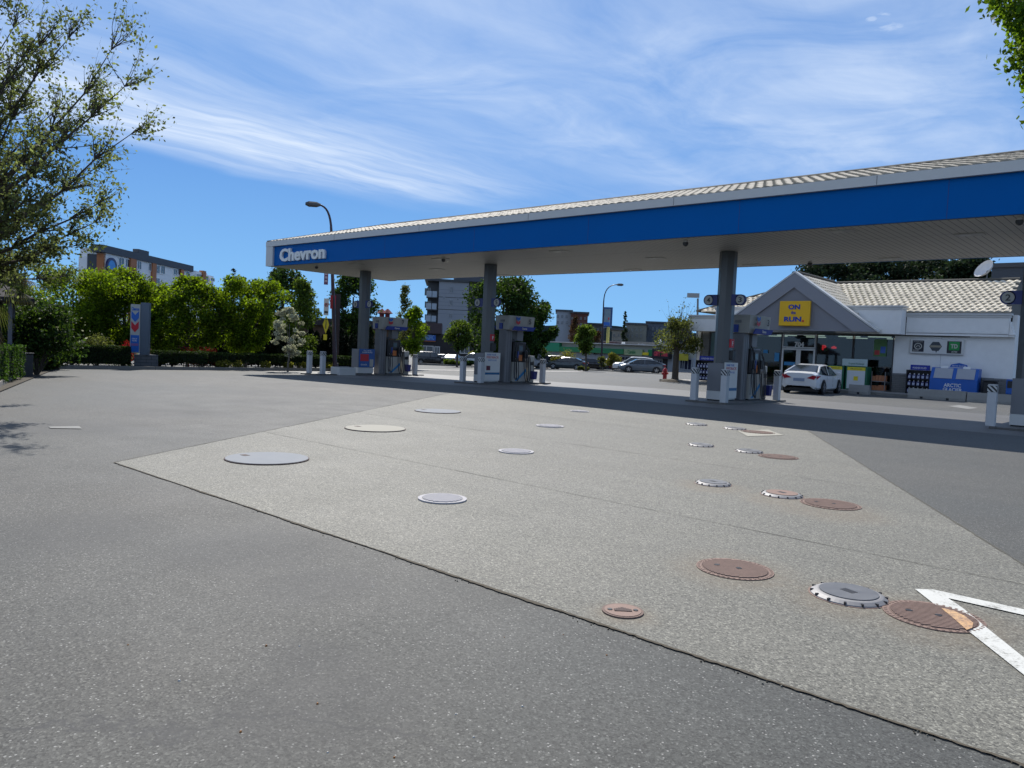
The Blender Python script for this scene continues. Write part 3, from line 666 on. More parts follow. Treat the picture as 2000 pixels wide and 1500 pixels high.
for cx in COLX:
    b = gz(cx)
    o = MB().ring([(cx, 25.4, b), (cx, 25.4, 5.328)], .31, colg, 8).build('column', can)
    mb = MB(); mb.box(cx - .3, cx + .3, 24.9, 25.9, b + .1, b + .40, trimg); mb.box(cx - .297, cx + .297, 24.903, 25.897, b + .405, b + 1.38, pedg)
    mb.box(cx - .27, cx + .27, 24.93, 25.87, b, b + .1, black); mb.build('pedestal', o)
lampm = pmat('soffit_lamp_glass', (.75, .75, .70), .3, var=.03)
for x, y in ((-18.3, 22.9), (-7.8, 22.5), (-24.9, 22.9), (-30.9, 22.9), (-19.1, 29.2), (-8.3, 29.0), (-27, 29.2), (-13.5, 29.2), (-5.0, 24.5), (-16, 26), (-28.5, 26)):
    f = MB().box(x - .36, x + .36, y - .22, y + .22, 5.305, 5.332, trimg, ch=.01).build('downlight', can)
    MB().box(x - .25, x + .02, y - .14, y + .14, 5.298, 5.3055, lampm).build('lens', f)
for x, y in ((-12.69, 22.4), (-11.1, 28.9), (-33.7, 22.5), (-3.5, 22.3), (-24.5, 22.7)):
    mb = MB(); mb.disc((x, y, 5.26), .07, .075, trimg, 14); mb.ring([(x, y, z) for z in (5.27, 5.22, 5.17, 5.14)], [.085, .09, .07, .025], dkgrey, 14)
    mb.build('dome_camera', can)
for x, y in ((-5.9, 23.0), (-10.6, 28.2)):
    MB().box(x - .5, x + .5, y - .3, y + .3, 5.322, 5.3335, soffm).build('access_hatch', can)

# number paddles on the columns
letd = pmat('numeral_dark', (.05, .05, .05), .5)
def paddle(cx, side, num):
    y = 25.3; zc = 3.62 + gz(cx)*.3; x0 = cx + side*.27; x1 = cx + side*.80
    mb = MB(); mb.box(x0, x1 - side*.19, y - .05, y + .05, zc - .19, zc + .19, dblue); mb.disc((x1 - side*.19, y - .05, zc), .19, .1, dblue, 24, (0, 1, 0))
    o = mb.build('number_sign', can)
    mb = MB(); mb.disc((x1 - side*.20, y - .062, zc), .155, .012, offw, 24, (0, 1, 0)); mb.disc((x1 - side*.20, y + .05, zc), .155, .012, offw, 24, (0, 1, 0)); mb.build('number_disc', o)
    text('numeral', num, letd, o, (x1 - side*.20 - .065, y - .062, zc - .09), (1, 0, 0), (0, 0, 1), .13, .18, .006, .02)
for cx, (l, r) in zip(COLX, (('8', '7'), ('6', '5'), ('4', '3'), ('2', '1'))):
    paddle(cx, -1, l); paddle(cx, 1, r)

# ================================================================ PUMP ISLANDS, DISPENSERS
CH = {'w': pmat('shield_white', (.72, .72, .70), .45, var=.03), 'b': cblue, 'r': red}
def chevrons(name, parent, org, u, w_, h_, d=.008):
    """two stacked V stripes, blue over red; org = lower-left corner"""
    u = Vector(u).normalized(); z = Vector((0, 0, 1)); n = u.cross(z); org = Vector(org)
    o = None
    for i, (m, nm) in enumerate(((red, 'emblem_red'), (cblue, 'emblem_blue'))):
        y0 = h_*.02 + i*h_*.5; t = h_*.34; k = h_*.2
        pts = [(0, y0 + k), (.5*w_, y0), (w_, y0 + k), (w_, y0 + k + t), (.5*w_, y0 + t), (0, y0 + k + t)]
        MB_ = MB(); MB_.prism([org + u*a + z*b for a, b in (pts[0], pts[1], pts[4], pts[5])], n, d, m); MB_.prism([org + u*a + z*b for a, b in (pts[1], pts[2], pts[3], pts[4])], n, d, m)
        o = MB_.build(nm, parent)
    return o
swoosh = pmat('swoosh_blue', (.02, .22, .50), .4); flame = pmat('screen_orange', (.55, .16, .03), .4, var=.3, vscale=9)
nozb = pmat('nozzle_blue', (.02, .05, .25), .4)
def dispenser(x, y, num, label):
    b = gz(x) + .06; ro = empty('fuel_dispenser', (x, y, b), label, 'fuel pump', 'fuel dispensers under the canopy')
    # tall end pillar with grooves
    mb = MB(); mb.box(x - .24, x + .24, y - .85, y - .40, b, b + 2.44, pedg, ch=.03)
    for k in (-.72, -.55): mb.box(x + .241, x + .245, y + k, y + k + .012, b + .05, b + 2.4, dkgrey)
    mb.build('pillar', ro)
    MB().box(x - .16, x + .16, y + .02, y + .46, b + 1.95, b + 2.44, pedg, ch=.02).build('pillar', ro)
    mb = MB(); mb.box(x - .33, x + .33, y - .36, y + .58, b, b + .96, offw, ch=.02)
    mb.box(x - .34, x + .34, y - .37, y + .59, b, b + .05, black); mb.build('cabinet', ro)
    mb = MB(); mb.box(x - .30, x + .30, y - .34, y + .56, b + .965, b + 1.9, black, ch=.04)
    mb.box(x - .16, x + .16, y - .34, y - .2, b + 1.9, b + 2.05, black); mb.box(x - .26, x + .26, y + .575, y + .70, b + .97, b + 1.55, black, ch=.05); mb.build('pump_head', ro)
    for s_ in (1, -1):
        X = x + s_*.331; n = Vector((s_, 0, 0)); u = Vector((0, s_, 0))
        p0 = Vector((X, y + (-.28 if s_ > 0 else .28), b))
        mb = MB(); mb.prism([p0 + u*.05 + Vector((0, 0, .08)), p0 + u*.25 + Vector((0, 0, .08)), p0 + u*.84 + Vector((0, 0, .52)), p0 + u*.84 + Vector((0, 0, .68))], n, .004, swoosh); mb.build('swoosh', ro)
        XS = x + s_*.301
        mb = MB(); mb.box(XS, XS + s_*.012, y - .02, y + .30, b + 1.42, b + 1.78, dkgrey); mb.box(XS + s_*.012, XS + s_*.016, y + .02, y + .26, b + 1.5, b + 1.72, pmat('screen_glow', (.10, .16, .20), .15)); mb.build('screen', ro)
        MB().box(XS, XS + s_*.012, y + .0, y + .26, b + 1.02, b + 1.30, flame).build('advert_panel', ro)
        for i, (yy, m) in enumerate(((-.30, black), (-.16, nozb), (.36, black), (.50, black))):
            mb = MB(); X1 = x + s_*.36
            mb.box(min(X1, X1 + s_*.08), max(X1, X1 + s_*.08), y + yy - .04, y + yy + .05, b + 1.15, b + 1.48, m, ch=.015)
            mb.ring([(X1 + s_*.04, y + yy, b + 1.2), (X1 + s_*.05, y + yy + .02, b + 1.08), (X1 + s_*.02, y + yy + .08, b + 1.0)], .018, steel, 6)
            mb.build('nozzle', ro)
            mb = MB(); pts = []
            for k in range(13):
                t = k/12; ye = yy - .10 if i < 2 else yy + .16
                pts.append((x + s_*(.34 + .17*math.sin(math.pi*t)), y + ye + (yy - ye)*t + .10*math.sin(2*math.pi*t), b + (2.0 - i*.12)*(1 - t) + 1.15*t - 1.42*math.sin(math.pi*t)**1.5))
            mb.ring([(px_, py_, max(pz_, b + .06)) for px_, py_, pz_ in pts], .02, black, 6); mb.build('hose', ro)
        MB().box(x + s_*.331, x + s_*.337, y - .33, y - .22, b + .2, b + .9, midg).build('price_strip', ro)
    # overhead sign box, slightly wider at the top
    mb = MB()
    z0, z1 = b + 2.45, b + 3.10; L = .86
    lo = [(x - .40, y - L), (x + .40, y - L), (x + .48, y), (x + .40, y + L), (x - .40, y + L), (x - .48, y)]
    hi = [(x - .45, y - L - .03), (x + .45, y - L - .03), (x + .55, y), (x + .45, y + L + .03), (x - .45, y + L + .03), (x - .55, y)]
    A = [Vector((*p, z0)) for p in lo]; B = [Vector((*p, z1)) for p in hi]
    mb.face(list(reversed(A)), offw); mb.face(B, offw)
    for i in range(6): mb.face([A[i], A[(i+1) % 6], B[(i+1) % 6], B[i]], offw)
    sg = mb.build('overhead_sign', ro)
    for s_ in (1, -1):
        X = x + s_*.56; u = Vector((0, s_, 0))
        mb = MB(); mb.prism([Vector((X - s_*.03, y - s_*.78, z0 - .02)), Vector((X - s_*.03, y + s_*.70, z0 - .02)), Vector((X + s_*.02, y + s_*.80, z0 + .17)), Vector((X + s_*.02, y - s_*.68, z0 + .17))], (s_, 0, 0), .03, cblue if False else pmat('band_blue', (.01, .05, .33), .4)); mb.build('blue_band', sg)
        text('band_text', 'Chevron', CH['w'], sg, (X + s_*.045, y - s_*.17, z0 + .03), u, (-s_*.0, 0, 1), .34, .10, .006, .02)
        chevrons('emblem', sg, (X + s_*.0, y - s_*.55, z0 + .24), u, .28, .36)
        text('numeral', num if s_ > 0 else str(int(num) + 1), letd, sg, (X - s_*.02, y + s_*.38, z0 + .30), u, (0, 0, 1), .16, .24, .01, .02)
    MB().box(x - .12, x + .12, y - L - .045, y - L - .012, z0 + .36, z0 + .46, midg).build('end_text', sg)
    MB().box(x - .18, x + .02, y - L - .05, y - L - .008, z0 + .02, z0 + .30, pmat('band_blue', (.01, .05, .33), .4)).build('end_band', sg)
    return ro
binm = pmat('bin_navy', (.012, .02, .16), .4)
def service_unit(x, y, label):
    b = gz(x) + .06; ro = empty('service_unit', (x, y, b), label, 'waste bin', 'squeegee and waste units beside the pumps')
    MB().box(x - .26, x + .26, y - .2, y + .2, b, b + 1.28, offw, ch=.03).build('housing', ro)
    MB().box(x + .262, x + .275, y - .13, y + .13, b + .82, b + .98, black).build('bin_opening', ro)
    mb = MB(); mb.ring([(x + .40, y, b + .16), (x + .40, y, b + .55)], [.15, .18], binm, 4); mb.build('bucket', ro)
    MB().box(x - .2, x + .2, y - .22, y - .201, b + .7, b + 1.1, midg).build('towel_dispenser', ro)
    mb = MB(); mb.ring([(x + .42, y + .02, b + .35), (x + .30, y + .05, b + 1.05)], .012, black, 6); mb.build('squeegee', ro)
for cx, num, wd in zip(COLX[:3], '753', ('beside the blue poster', 'on the middle island', 'in front of the shop')):
    dispenser(cx + .12, 27.1, num, f'fuel dispenser with number {num} on its overhead sign, {wd}')
    service_unit(cx + .15, 28.12, f'off white bin unit with navy bucket behind dispenser {num}')
for cx in COLX:
    y0 = 22.0 if cx < -30 else 24.0
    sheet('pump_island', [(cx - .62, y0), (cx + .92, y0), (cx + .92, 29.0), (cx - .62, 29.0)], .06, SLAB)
    mb = MB(); x0, x1 = cx - .62, cx + .92
    for a, b_ in (((x0, y0), (x1, y0)), ((x1, y0), (x1, 29.0)), ((x0, 29.0), (x0, y0)), ((x1, 29), (x0, 29))):
        mb.face([(*a, gz(a[0])), (*b_, gz(b_[0])), (*b_, gz(b_[0]) + .06), (*a, gz(a[0]) + .06)], SLAB)
    mb.build('island_kerb', kind='structure')

# posters on the pedestals
pb = pmat('poster_blue', (.02, .10, .34), .4, var=.05)
cx = COLX[0]; b = gz(cx)
ro = empty('poster_board', (cx + .31, 25.4, b + .4), 'blue poster with red card on the pedestal of the farthest column', 'poster')
MB().box(cx + .302, cx + .33, 24.93, 25.95, b + .42, b + 1.4, pb).build('board', ro)
MB().box(cx + .331, cx + .336, 25.0, 25.55, b + .75, b + 1.12, red).build('red_card', ro)
MB().box(cx + .331, cx + .337, 25.62, 25.86, b + .45, b + .85, offw).build('price_card', ro)
text('poster_text', 'FILL UP &\nEARN MORE', CH['w'], ro, (cx + .331, 25.12, b + 1.18), (0, 1, 0), (0, 0, 1), .66, .16, .004)
text('poster_text', 'REWARDS', CH['w'], ro, (cx + .331, 25.05, b + .52), (0, 1, 0), (0, 0, 1), .4, .08, .004)
for cx, wh in ((COLX[1], 'middle'), (COLX[2], 'third')):
    b = gz(cx)
    ro = empty('poster_board', (cx + .31, 25.4, b + .4), f'white poster with red and blue lettering on the pedestal of the {wh} column', 'poster')
    MB().box(cx + .302, cx + .33, 24.95, 25.95, b + .15, b + 1.42, CH['w']).build('board', ro)
    MB().box(cx + .331, cx + .335, 24.98, 25.93, b + .42, b + .52, pmat('poster_band', (.01, .13, .30), .4)).build('blue_band', ro)
    text('poster_text', 'SHARE YOUR', cblue, ro, (cx + .331, 25.05, b + 1.29), (0, 1, 0), (0, 0, 1), .6, .07, .004)
    text('poster_text', 'FEEDBACK', red, ro, (cx + .331, 25.05, b + 1.16), (0, 1, 0), (0, 0, 1), .8, .10, .004)
    text('poster_text', 'WITH US', cblue, ro, (cx + .331, 25.15, b + 1.04), (0, 1, 0), (0, 0, 1), .55, .07, .004)
    MB().box(cx + .331, cx + .336, 25.05, 25.3, b + .62, b + .82, pmat('maroon_patch', (.12, .01, .03), .5)).build('picture', ro)
for cx, wh in ((COLX[1], 'middle'), (COLX[2], 'third')):
    b = gz(cx); ro = empty('emergency_switch', (cx + .3, 25.35, b + 2.0), f'red emergency switch box on the {wh} canopy column', 'switch')
    MB().box(cx + .29, cx + .36, 25.25, 25.48, b + 1.95, b + 2.25, red).build('plate', ro)
    text('mark', 'F', CH['w'], ro, (cx + .361, 25.32, b + 2.02), (0, 1, 0), (0, 0, 1), .09, .15, .004, .02)
    e = empty('fire_extinguisher_case', (cx + .3, 25.45, b + 1.5), f'small black case under the red switch on the {wh} canopy column', 'case')
    MB().box(cx + .29, cx + .42, 25.28, 25.55, b + 1.5, b + 1.85, black, ch=.02).build('case_body', e)

# bollards: square steel posts with hatched band
hatchm = None
def hatch_mat():
    m = bpy.data.materials.new('bollard_hatch'); m.use_nodes = True; t = NT(m.node_tree); b = t.n['Principled BSDF']
    o = t.new('ShaderNodeNewGeometry').outputs['Position']; s = t.new('ShaderNodeSeparateXYZ'); t.link(o, s.inputs[0])
    u = t.math('ADD', t.math('ADD', s.outputs[0], t.math('MULTIPLY', s.outputs[1], .0)), s.outputs[2])
    u2 = t.math('ADD', u, t.math('MULTIPLY', s.outputs[1], 1.0))
    l = t.math('GREATER_THAN', t.math('FRACT', t.math('ADD', t.math('MULTIPLY', u2, 8.0), 1000.0)), .5)
    t.link(t.mix(l, (.55, .56, .55), (.02, .02, .025)), b.inputs['Base Color']); b.inputs['Roughness'].default_value = .5; return m
hatchm = hatch_mat()
bolm = pmat('bollard_paint', (.52, .53, .54), .45, var=.1, vscale=7)
def make_bollard():
    ro = empty('bollard', (0, 0, 0)); h = .11
    mb = MB(); mb.box(-h, h, -h, h, 0, .93, bolm, ch=.015); mb.build('post', ro)
    MB().box(-h - .003, h + .003, -h - .003, h + .003, .932, 1.10, hatchm).build('hatched_band', ro)
    MB().box(-h + .005, h - .005, -h + .005, h - .005, 1.1, 1.14, bolm, ch=.01).build('cap', ro)
    return ro
bol0 = make_bollard(); used = False
for x, y, lb in ((-34.05, 22.5, 'leftmost grey bollard in front of the hedge'), (-32.87, 22.5, 'second grey bollard from the left, in front of the hedge'),
                 (-32.85, 28.6, 'grey bollard just right of dispenser 7'), (-34.05, 28.6, 'grey bollard behind dispenser 7'),
                 (-24.85, 24.5, 'grey bollard left of the pedestal of the middle column'), (-23.62, 24.4, 'grey bollard in front of the white poster of dispenser 5'),
                 (-23.55, 28.6, 'grey bollard just right of dispenser 5'), (-13.1, 24.3, 'grey bollard left of the pedestal of the column marked 4 and 3'),
                 (-11.92, 24.2, 'grey bollard in front of the poster of dispenser 3'), (-11.9, 28.5, 'grey bollard between dispenser 3 and the white sedan'),
                 (-4.12, 24.2, 'rightmost and largest grey bollard beside the edge column')):
    o = copy_tree(bol0) if used else bol0; used = True
    o.location = (x, y, gz(x) + .055); o['label'] = lb; o['category'] = 'bollard'; o['group'] = 'bollards around the pump islands'
p = G(660, 733); ro = empty('concrete_planter', p, 'low white box planter between the second bollard and the farthest pedestal', 'planter')
mb = MB(); mb.box(p.x - .45, p.x + .35, p.y - .15, p.y + .85, p.z, p.z + .42, trimg, ch=.02); mb.build('box', ro)
mb = MB(); mb.box(p.x - .38, p.x + .28, p.y - .08, p.y + .78, p.z + .42, p.z + .44, dkgrey); mb.build('soil', ro)

# ================================================================ THE SHOP
shop = empty('convenience_store', (-15, 46, 0), 'white single storey shop with tiled roof and grey gable behind the pumps', 'shop')
FY = 44.2; SX0, SX1 = -23.9, -6.75
sheet('sidewalk', [(-25.2, 42.3), (-6.0, 42.3), (-6.0, 44.3), (-25.2, 44.3)], .15, WALK)
mb = MB()
for x in np.arange(-25.2, -6.1, 3.2):
    mb.box(x, min(x + 3.19, -6.0), 42.15, 42.297, gz(x) - .3, gz(x) + .155, conc_d, ch=.02)
mb.build('kerb', kind='structure')
mb = MB(); WX = -12.2
mb.box(WX, SX1, FY, FY + .2, 1.16, 3.3, stucco); mb.box(SX1 - .2, SX1 - .003, FY + .203, 53, 0, 4.3, stucco)
mb.box(SX1 - 3.2, SX1 - 3.19, FY - .003, FY + .001, 1.2, 3.2, midg)
mb.box(SX0 + .003, SX0 + .2, FY + .203, 53, 0, 3.2, stucco); mb.box(SX0, SX1, 53, 53.2, 0, 4.3, stucco); mb.build('wall', shop)
mb = MB(); mb.box(WX, SX1 - .0, FY - .02, FY + .18, 0, 1.14, brick); mb.box(WX, SX1, FY - .05, FY - .021, 1.08, 1.15, midg)
mb.build('brick_base', shop); MB().box(SX0 + .5, SX0 + .95, FY - .1, FY + .2, 0, 3.18, brick).build('brick_pier', shop)
# parapet bands, protruding blocks beside the gable
def block(mb, x0, x1, y, z0, z1, depth):
    mb.box(x0, x1, y, y + depth, z0, z1 - .2, stucco)
    mb.box(x0 - .05, x1 + .05, y - .05, y + depth, z1 - .2, z1 - .09, trimg); mb.box(x0 - .10, x1 + .10, y - .10, y + depth, z1 - .088, z1, trimg)
mb = MB()
block(mb, -14.9, -11.62, 43.0, 3.2, 4.68, .88)
mb.build('parapet', shop); mb = MB()
block(mb, -11.59, -7.0, 43.9, 3.2, 4.34, .35)
for i in range(5):   # curved end bracket
    mb.box(-6.99 + i*.04, -6.95 + i*.04, 43.95, 44.6, 3.2, 3.95 - i*.13, stucco)
mb.box(WX, SX1, 43.9, FY + .2, 3.302, 3.33, stucco)
mb.build('parapet', shop)
mb = MB(); block(mb, SX0 + .1, -22.1, 43.1, 3.15, 4.14, .9); mb.build('parapet', shop); mb = MB(); block(mb, -22.0, -19.3, 42.9, 3.15, 4.62, 1.1); mb.build('parapet', shop)
# main roof
mb = MB(); E0, R0, RYm, RZm = 43.85, (-19.0, -7.4), 48.5, 6.42; EZ = 4.36
mb.face([(SX0 + .1, E0, EZ), (-7.0, E0, EZ), (R0[1], RYm, RZm), (R0[0], RYm, RZm)], dktile)
mb.face([(-7.0, 53.2, EZ), (SX0 + .1, 53.2, EZ), (R0[0], RYm, RZm), (R0[1], RYm, RZm)], dktile)
mb.face([(SX0 + .1, 53.2, EZ), (SX0 + .1, E0, EZ), (R0[0], RYm, RZm)], dktile); mb.face([(-7.0, E0, EZ), (-7.0, 53.2, EZ), (R0[1], RYm, RZm)], dktile)
slm = math.hypot(RYm - E0, RZm - EZ); th = .37; nv = int(slm/th); Wm = -7.0 - (SX0 + .1)
tiles(mb, (SX0 + .1, E0, EZ + .01), (1, 0, 0), (0, RYm - E0, RZm - EZ), int(Wm/.33) + 1, nv, .33, th, lambda t: t*4.8 - .1, lambda t: Wm - t*.4 + .1, tilem, .06)
mb.ring([(R0[0], RYm, RZm + .04), (R0[1], RYm, RZm + .04)], .09, dktile, 8); mb.ring([(SX0 + .1, E0, EZ + .05), (R0[0], RYm, RZm + .04)], .09, dktile, 8)
mb.build('roof', shop)
# gable
GX, GY, GZ = -17.05, 42.3, 6.45; GW = 4.45; GB = 3.26
mb = MB(); n = (0, 1, 0)
for s_ in (1, -1):
    mb.prism([(GX, GY, GZ), (GX + s_*GW, GY, GB + .02), (GX + s_*GW, GY, GB), (GX + s_*(GW - 1.15), GY, GB), (GX, GY, GZ - .80)], n, .35, graygab2)
g = mb.build('gable', shop)
mb = MB(); mb.prism([(GX - GW + 1.15, GY + .12, GB), (GX, GY + .12, GZ - .80), (GX + GW - 1.15, GY + .12, GB)], n, .2, graygab); mb.build('gable_panel', g)
mb = MB()
for s_ in (1, -1):
    mb.prism([(GX, GY - .03, GZ + .10), (GX + s_*(GW + .08), GY - .03, GB + .10), (GX + s_*(GW + .08), GY - .03, GB - .0), (GX, GY - .03, GZ + .002)], n, .55, trimg)
mb.build('rake_trim', g)
mb = MB(); uu = math.hypot(GW, GZ - GB); nvg = int(uu/.37); dep = 6.2
for s_ in (1, -1):
    mb.face([(GX, GY + .5, GZ + .02), (GX + s_*GW, GY + .5, GB + .02), (GX + s_*GW, GY + 1.4, GB + .02), (GX + s_*1.5, GY + dep, GZ - 1.1), (GX, GY + dep, GZ + .02)], dktile)
tiles(mb, (GX + GW, GY + .5, GB + .03), (0, 1, 0), (-GW, 0, GZ - GB), int(dep/.33), nvg, .33, .37, lambda t: 0, lambda t: 1.3 + 4.6*t, tilem, .06)
tiles(mb, (GX - GW, GY + .5 + dep, GB + .03), (0, -1, 0), (GW, 0, GZ - GB), int(dep/.33) + 1, nvg, .33, .37, lambda t: dep - 1.3 - 4.6*t, lambda t: dep, tilem, .06)
mb.ring([(GX, GY + .5, GZ + .08), (GX, GY + dep, GZ + .08)], .08, dktile, 8)
mb.build('gable_roof', g)
ys = GY - .16
a, c_ = PY(1523, 588, ys), PY(1580, 637, ys)
sg = MB().box(a.x, c_.x, ys, ys + .18, c_.z, a.z, yellow, ch=.03).build('shop_sign', shop)
W_, H_ = c_.x - a.x, a.z - c_.z
sb = pmat('sign_text_blue', (.01, .05, .35), .45)
text('sign_text', 'ON', sb, sg, (a.x + W_*.30, ys, c_.z + H_*.66), (1, 0, 0), (0, 0, 1), W_*.38, H_*.20, .02, .04)
text('sign_text', 'the', sb, sg, (a.x + W_*.40, ys, c_.z + H_*.47), (1, 0, 0), (0, 0, 1), W_*.15, H_*.13, .02, .02)
text('sign_text', 'RUN', sb, sg, (a.x + W_*.18, ys, c_.z + H_*.17), (1, 0, 0), (0, 0, 1), W_*.56, H_*.20, .02, .04)
MB().disc((a.x + W_*.80, ys, c_.z + H_*.20), W_*.035, -.02, pmat('dot_red', (.6, .03, .02), .4), 14, (0, 1, 0)).build('sign_dot', sg)
# glazing band
gy = FY - .02
def win(x0, x1, z0, z1, name='window', fr=midg, fw=.04, parent=None, dark=None):
    mb = MB(); p_ = parent or shop
    mb.box(x0, x1, gy - .04, gy + .06, z0, z0 + fw, fr); mb.box(x0, x1, gy - .04, gy + .06, z1 - fw, z1, fr)
    mb.box(x0, x0 + fw, gy - .04, gy + .06, z0 + fw, z1 - fw, fr); mb.box(x1 - fw, x1, gy - .04, gy + .06, z0 + fw, z1 - fw, fr)
    o = mb.build(name, p_); MB().box(x0 + fw, x1 - fw, gy, gy + .012, z0 + fw, z1 - fw, dark or glass).build('pane', o); return o
teal = pmat('frosted_teal_glass', (.12, .19, .19), .12, var=.04, spec=.8)
k = FY/43.0
win(-22.9, -22.0, .2, 3.14, fr=dkgrey, dark=teal); win(-21.96, -20.8, .2, 3.14, fr=dkgrey); win(-20.76, -18.32, .2, 3.14, fr=dkgrey)
win(-16.3, -14.3, .2, 3.14, fr=dkgrey); win(-14.26, WX - .02, .2, 3.14, fr=dkgrey)
dx0, dxm, dx1 = -18.28, -17.3, -16.34
win(dx0, dx1, 2.32, 3.14, 'transom_window', trimg, .07)
text('house_number', '704', CH['w'], shop, (-17.55, gy - .045, 2.38), (1, 0, 0), (0, 0, 1), .55, .30, .01, .04)
for a_, b_ in ((dx0, dxm - .03), (dxm + .03, dx1)):
    d_ = win(a_, b_, .16, 2.30, 'door', trimg, .10); MB().box(b_ - .18 if a_ == dx0 else a_ + .14, b_ - .14 if a_ == dx0 else a_ + .18, gy - .09, gy - .05, .9, 1.4, steel).build('handle', d_)
MB().box(dxm - .029, dxm + .029, gy - .04, gy + .06, .16, 2.3, trimg).build('door_post', shop)
# interior
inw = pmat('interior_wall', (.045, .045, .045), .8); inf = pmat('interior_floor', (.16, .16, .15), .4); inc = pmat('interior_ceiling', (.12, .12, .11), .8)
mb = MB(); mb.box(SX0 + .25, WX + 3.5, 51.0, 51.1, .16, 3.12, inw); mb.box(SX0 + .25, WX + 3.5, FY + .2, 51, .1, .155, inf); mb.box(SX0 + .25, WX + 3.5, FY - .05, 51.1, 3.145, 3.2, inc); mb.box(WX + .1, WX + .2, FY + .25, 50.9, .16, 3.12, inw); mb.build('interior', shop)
tube = pmat('tube_light', (.8, .8, .75), .5, emit=(1, .95, .8), estr=.9)
for x, y in ((-21, 46), (-19, 46.5), (-17, 45.6), (-15.2, 46.2), (-13.4, 45.7), (-18, 48.6), (-15.6, 48.8), (-13.2, 48.5), (-20.4, 48.5)):
    MB().box(x - .6, x + .6, y - .07, y + .07, 3.09, 3.14, tube).build('ceiling_light', shop)
for y0, x0, x1 in ((46.8, -22.5, -19.2), (46.8, -16.4, -13.0), (49.2, -22.5, -19.0), (49.2, -16.8, -13)):
    rt = empty('store_shelf', ((x0 + x1)/2, y0, .16), ['long grocery shelf seen through the left shop windows', 'long grocery shelf seen through the right shop windows', 'back grocery shelf seen through the left shop windows', 'back grocery shelf seen through the right shop windows'][[(46.8, -22.5), (46.8, -16.4), (49.2, -22.5), (49.2, -16.8)].index((y0, x0))], 'shelf')
    mb = MB(); mb.box(x0, x1, y0, y0 + .05, .16, 1.6, dkgrey)
    for z in (.3, .75, 1.15, 1.55): mb.box(x0, x1, y0 - .4, y0 - .002, z, z + .03, midg)
    mb.build('rack', rt)
    mb = MB(); cs = [pmat('goods_' + nm, c, .4) for nm, c in (('red', (.4, .03, .03)), ('orange', (.5, .2, .03)), ('yellow', (.5, .42, .06)), ('green', (.05, .28, .08)), ('blue', (.03, .1, .4)), ('white', (.5, .5, .5)), ('brown', (.18, .08, .03)))]
    for z in (.33, .78, 1.18):
        x = x0 + .02
        while x < x1 - .15:
            w_ = random.uniform(.08, .2); mb.box(x, x + w_ - .01, y0 - .36, y0 - .05, z, z + random.uniform(.15, .32), random.choice(cs)); x += w_
    mb.build('goods', rt)
# posters and neon behind the glass
neonr = pmat('neon_red', (.5, .02, .02), .4, emit=(1, .03, .04), estr=1.2)
e = empty('neon_sign', (-15.95, FY + .1, 2.4), 'glowing red sign on green card in the right shop window', 'neon sign')
MB().box(-16.15, -15.72, FY + .08, FY + .1, 2.22, 2.62, pmat('goods_lime', (.12, .35, .08), .5)).build('card', e); text('neon_text', 'P', neonr, e, (-16.02, FY + .075, 2.26), (1, 0, 0), (0, 0, 1), .24, .28, .01, .05)
e = empty('neon_sign', (-15.3, FY + .1, 2.4), 'glowing red blob sign on dark blue card in the right shop window', 'neon sign')
MB().box(-15.62, -15.02, FY + .08, FY + .1, 2.0, 2.66, dblue).build('card', e); mb = MB(); mb.disc((-15.36, FY + .075, 2.43), .08, -.01, neonr, 16, (0, 1, 0)); mb.box(-15.5, -15.22, FY + .06, FY + .07, 2.36, 2.46, neonr); mb.build('neon_shape', e)
e = empty('window_poster', (-12.9, FY, 2.4), 'tall green poster at the right end of the shop windows', 'poster')
MB().box(-13.2, -12.55, FY - .06, FY - .04, 2.02, 2.95, pmat('poster_green', (.07, .17, .05), .5, var=.5, vscale=4)).build('sheet', e)
mb = MB(); mb.box(-13.15, -12.9, FY - .065, FY - .061, 2.1, 2.35, pmat('goods_red', (.4, .03, .03))); mb.box(-12.85, -12.6, FY - .065, FY - .061, 2.2, 2.55, pmat('goods_blue', (.03, .1, .4))); mb.build('printed_shapes', e)
for (x, z, c, lb) in ((-18.7, 1.5, 'goods_blue', 'small blue sticker left of the shop door'), (-19.4, 1.95, 'goods_blue', 'small teal card in the left shop window')):
    MB().box(x, x + .28, FY - .065, FY - .06, z, z + (.5 if x > -19 else .2), pmat('sticker_blue', (.03, .22, .45), .5)).build('window_sticker', None, lb, 'sticker')
mb = MB(); mb.box(-18.1, -17.45, FY - .085, FY - .08, 1.3, 1.5, pmat('sticker_blue', (.03, .22, .45), .5)); mb.build('door_sticker', shop)
# light box with three logos on the wall
a, c_ = PY(1778, 661, FY - .15), PY(1881, 694, FY - .15)
sg = MB().box(a.x, c_.x, FY - .15, FY - .003, c_.z, a.z, trimg, ch=.03).build('wall_sign', None, 'wide light box with three square emblems on the white shop wall', 'sign')
W_, H_ = c_.x - a.x, a.z - c_.z; yy = FY - .153
gdark = pmat('logo_black', (.02, .02, .03), .4); tdg = pmat('logo_green', (.01, .26, .05), .4)
f = MB().box(a.x + W_*.05, a.x + W_*.27, yy - .006, yy, c_.z + H_*.14, a.z - H_*.12, gdark).build('logo_panel', sg)
mb = MB(); cxl, czl = a.x + W_*.16, c_.z + H_*.5
for i in range(20):
    t0, t1 = 2*math.pi*i/20, 2*math.pi*(i+1)/20
    mb.face([(cxl + r_*math.cos(t)*1.1, yy - .01, czl + r_*math.sin(t)) for r_, t in ((.13, t0), (.17, t0), (.17, t1), (.13, t1))], offw)
for s_ in (-1, 1): mb.disc((cxl + s_*.06, yy - .008, czl - .03), .03, -.004, offw, 10, (0, 1, 0))
mb.box(cxl - .07, cxl + .07, yy - .012, yy - .008, czl + .03, czl + .06, offw); mb.build('face_mark', f)
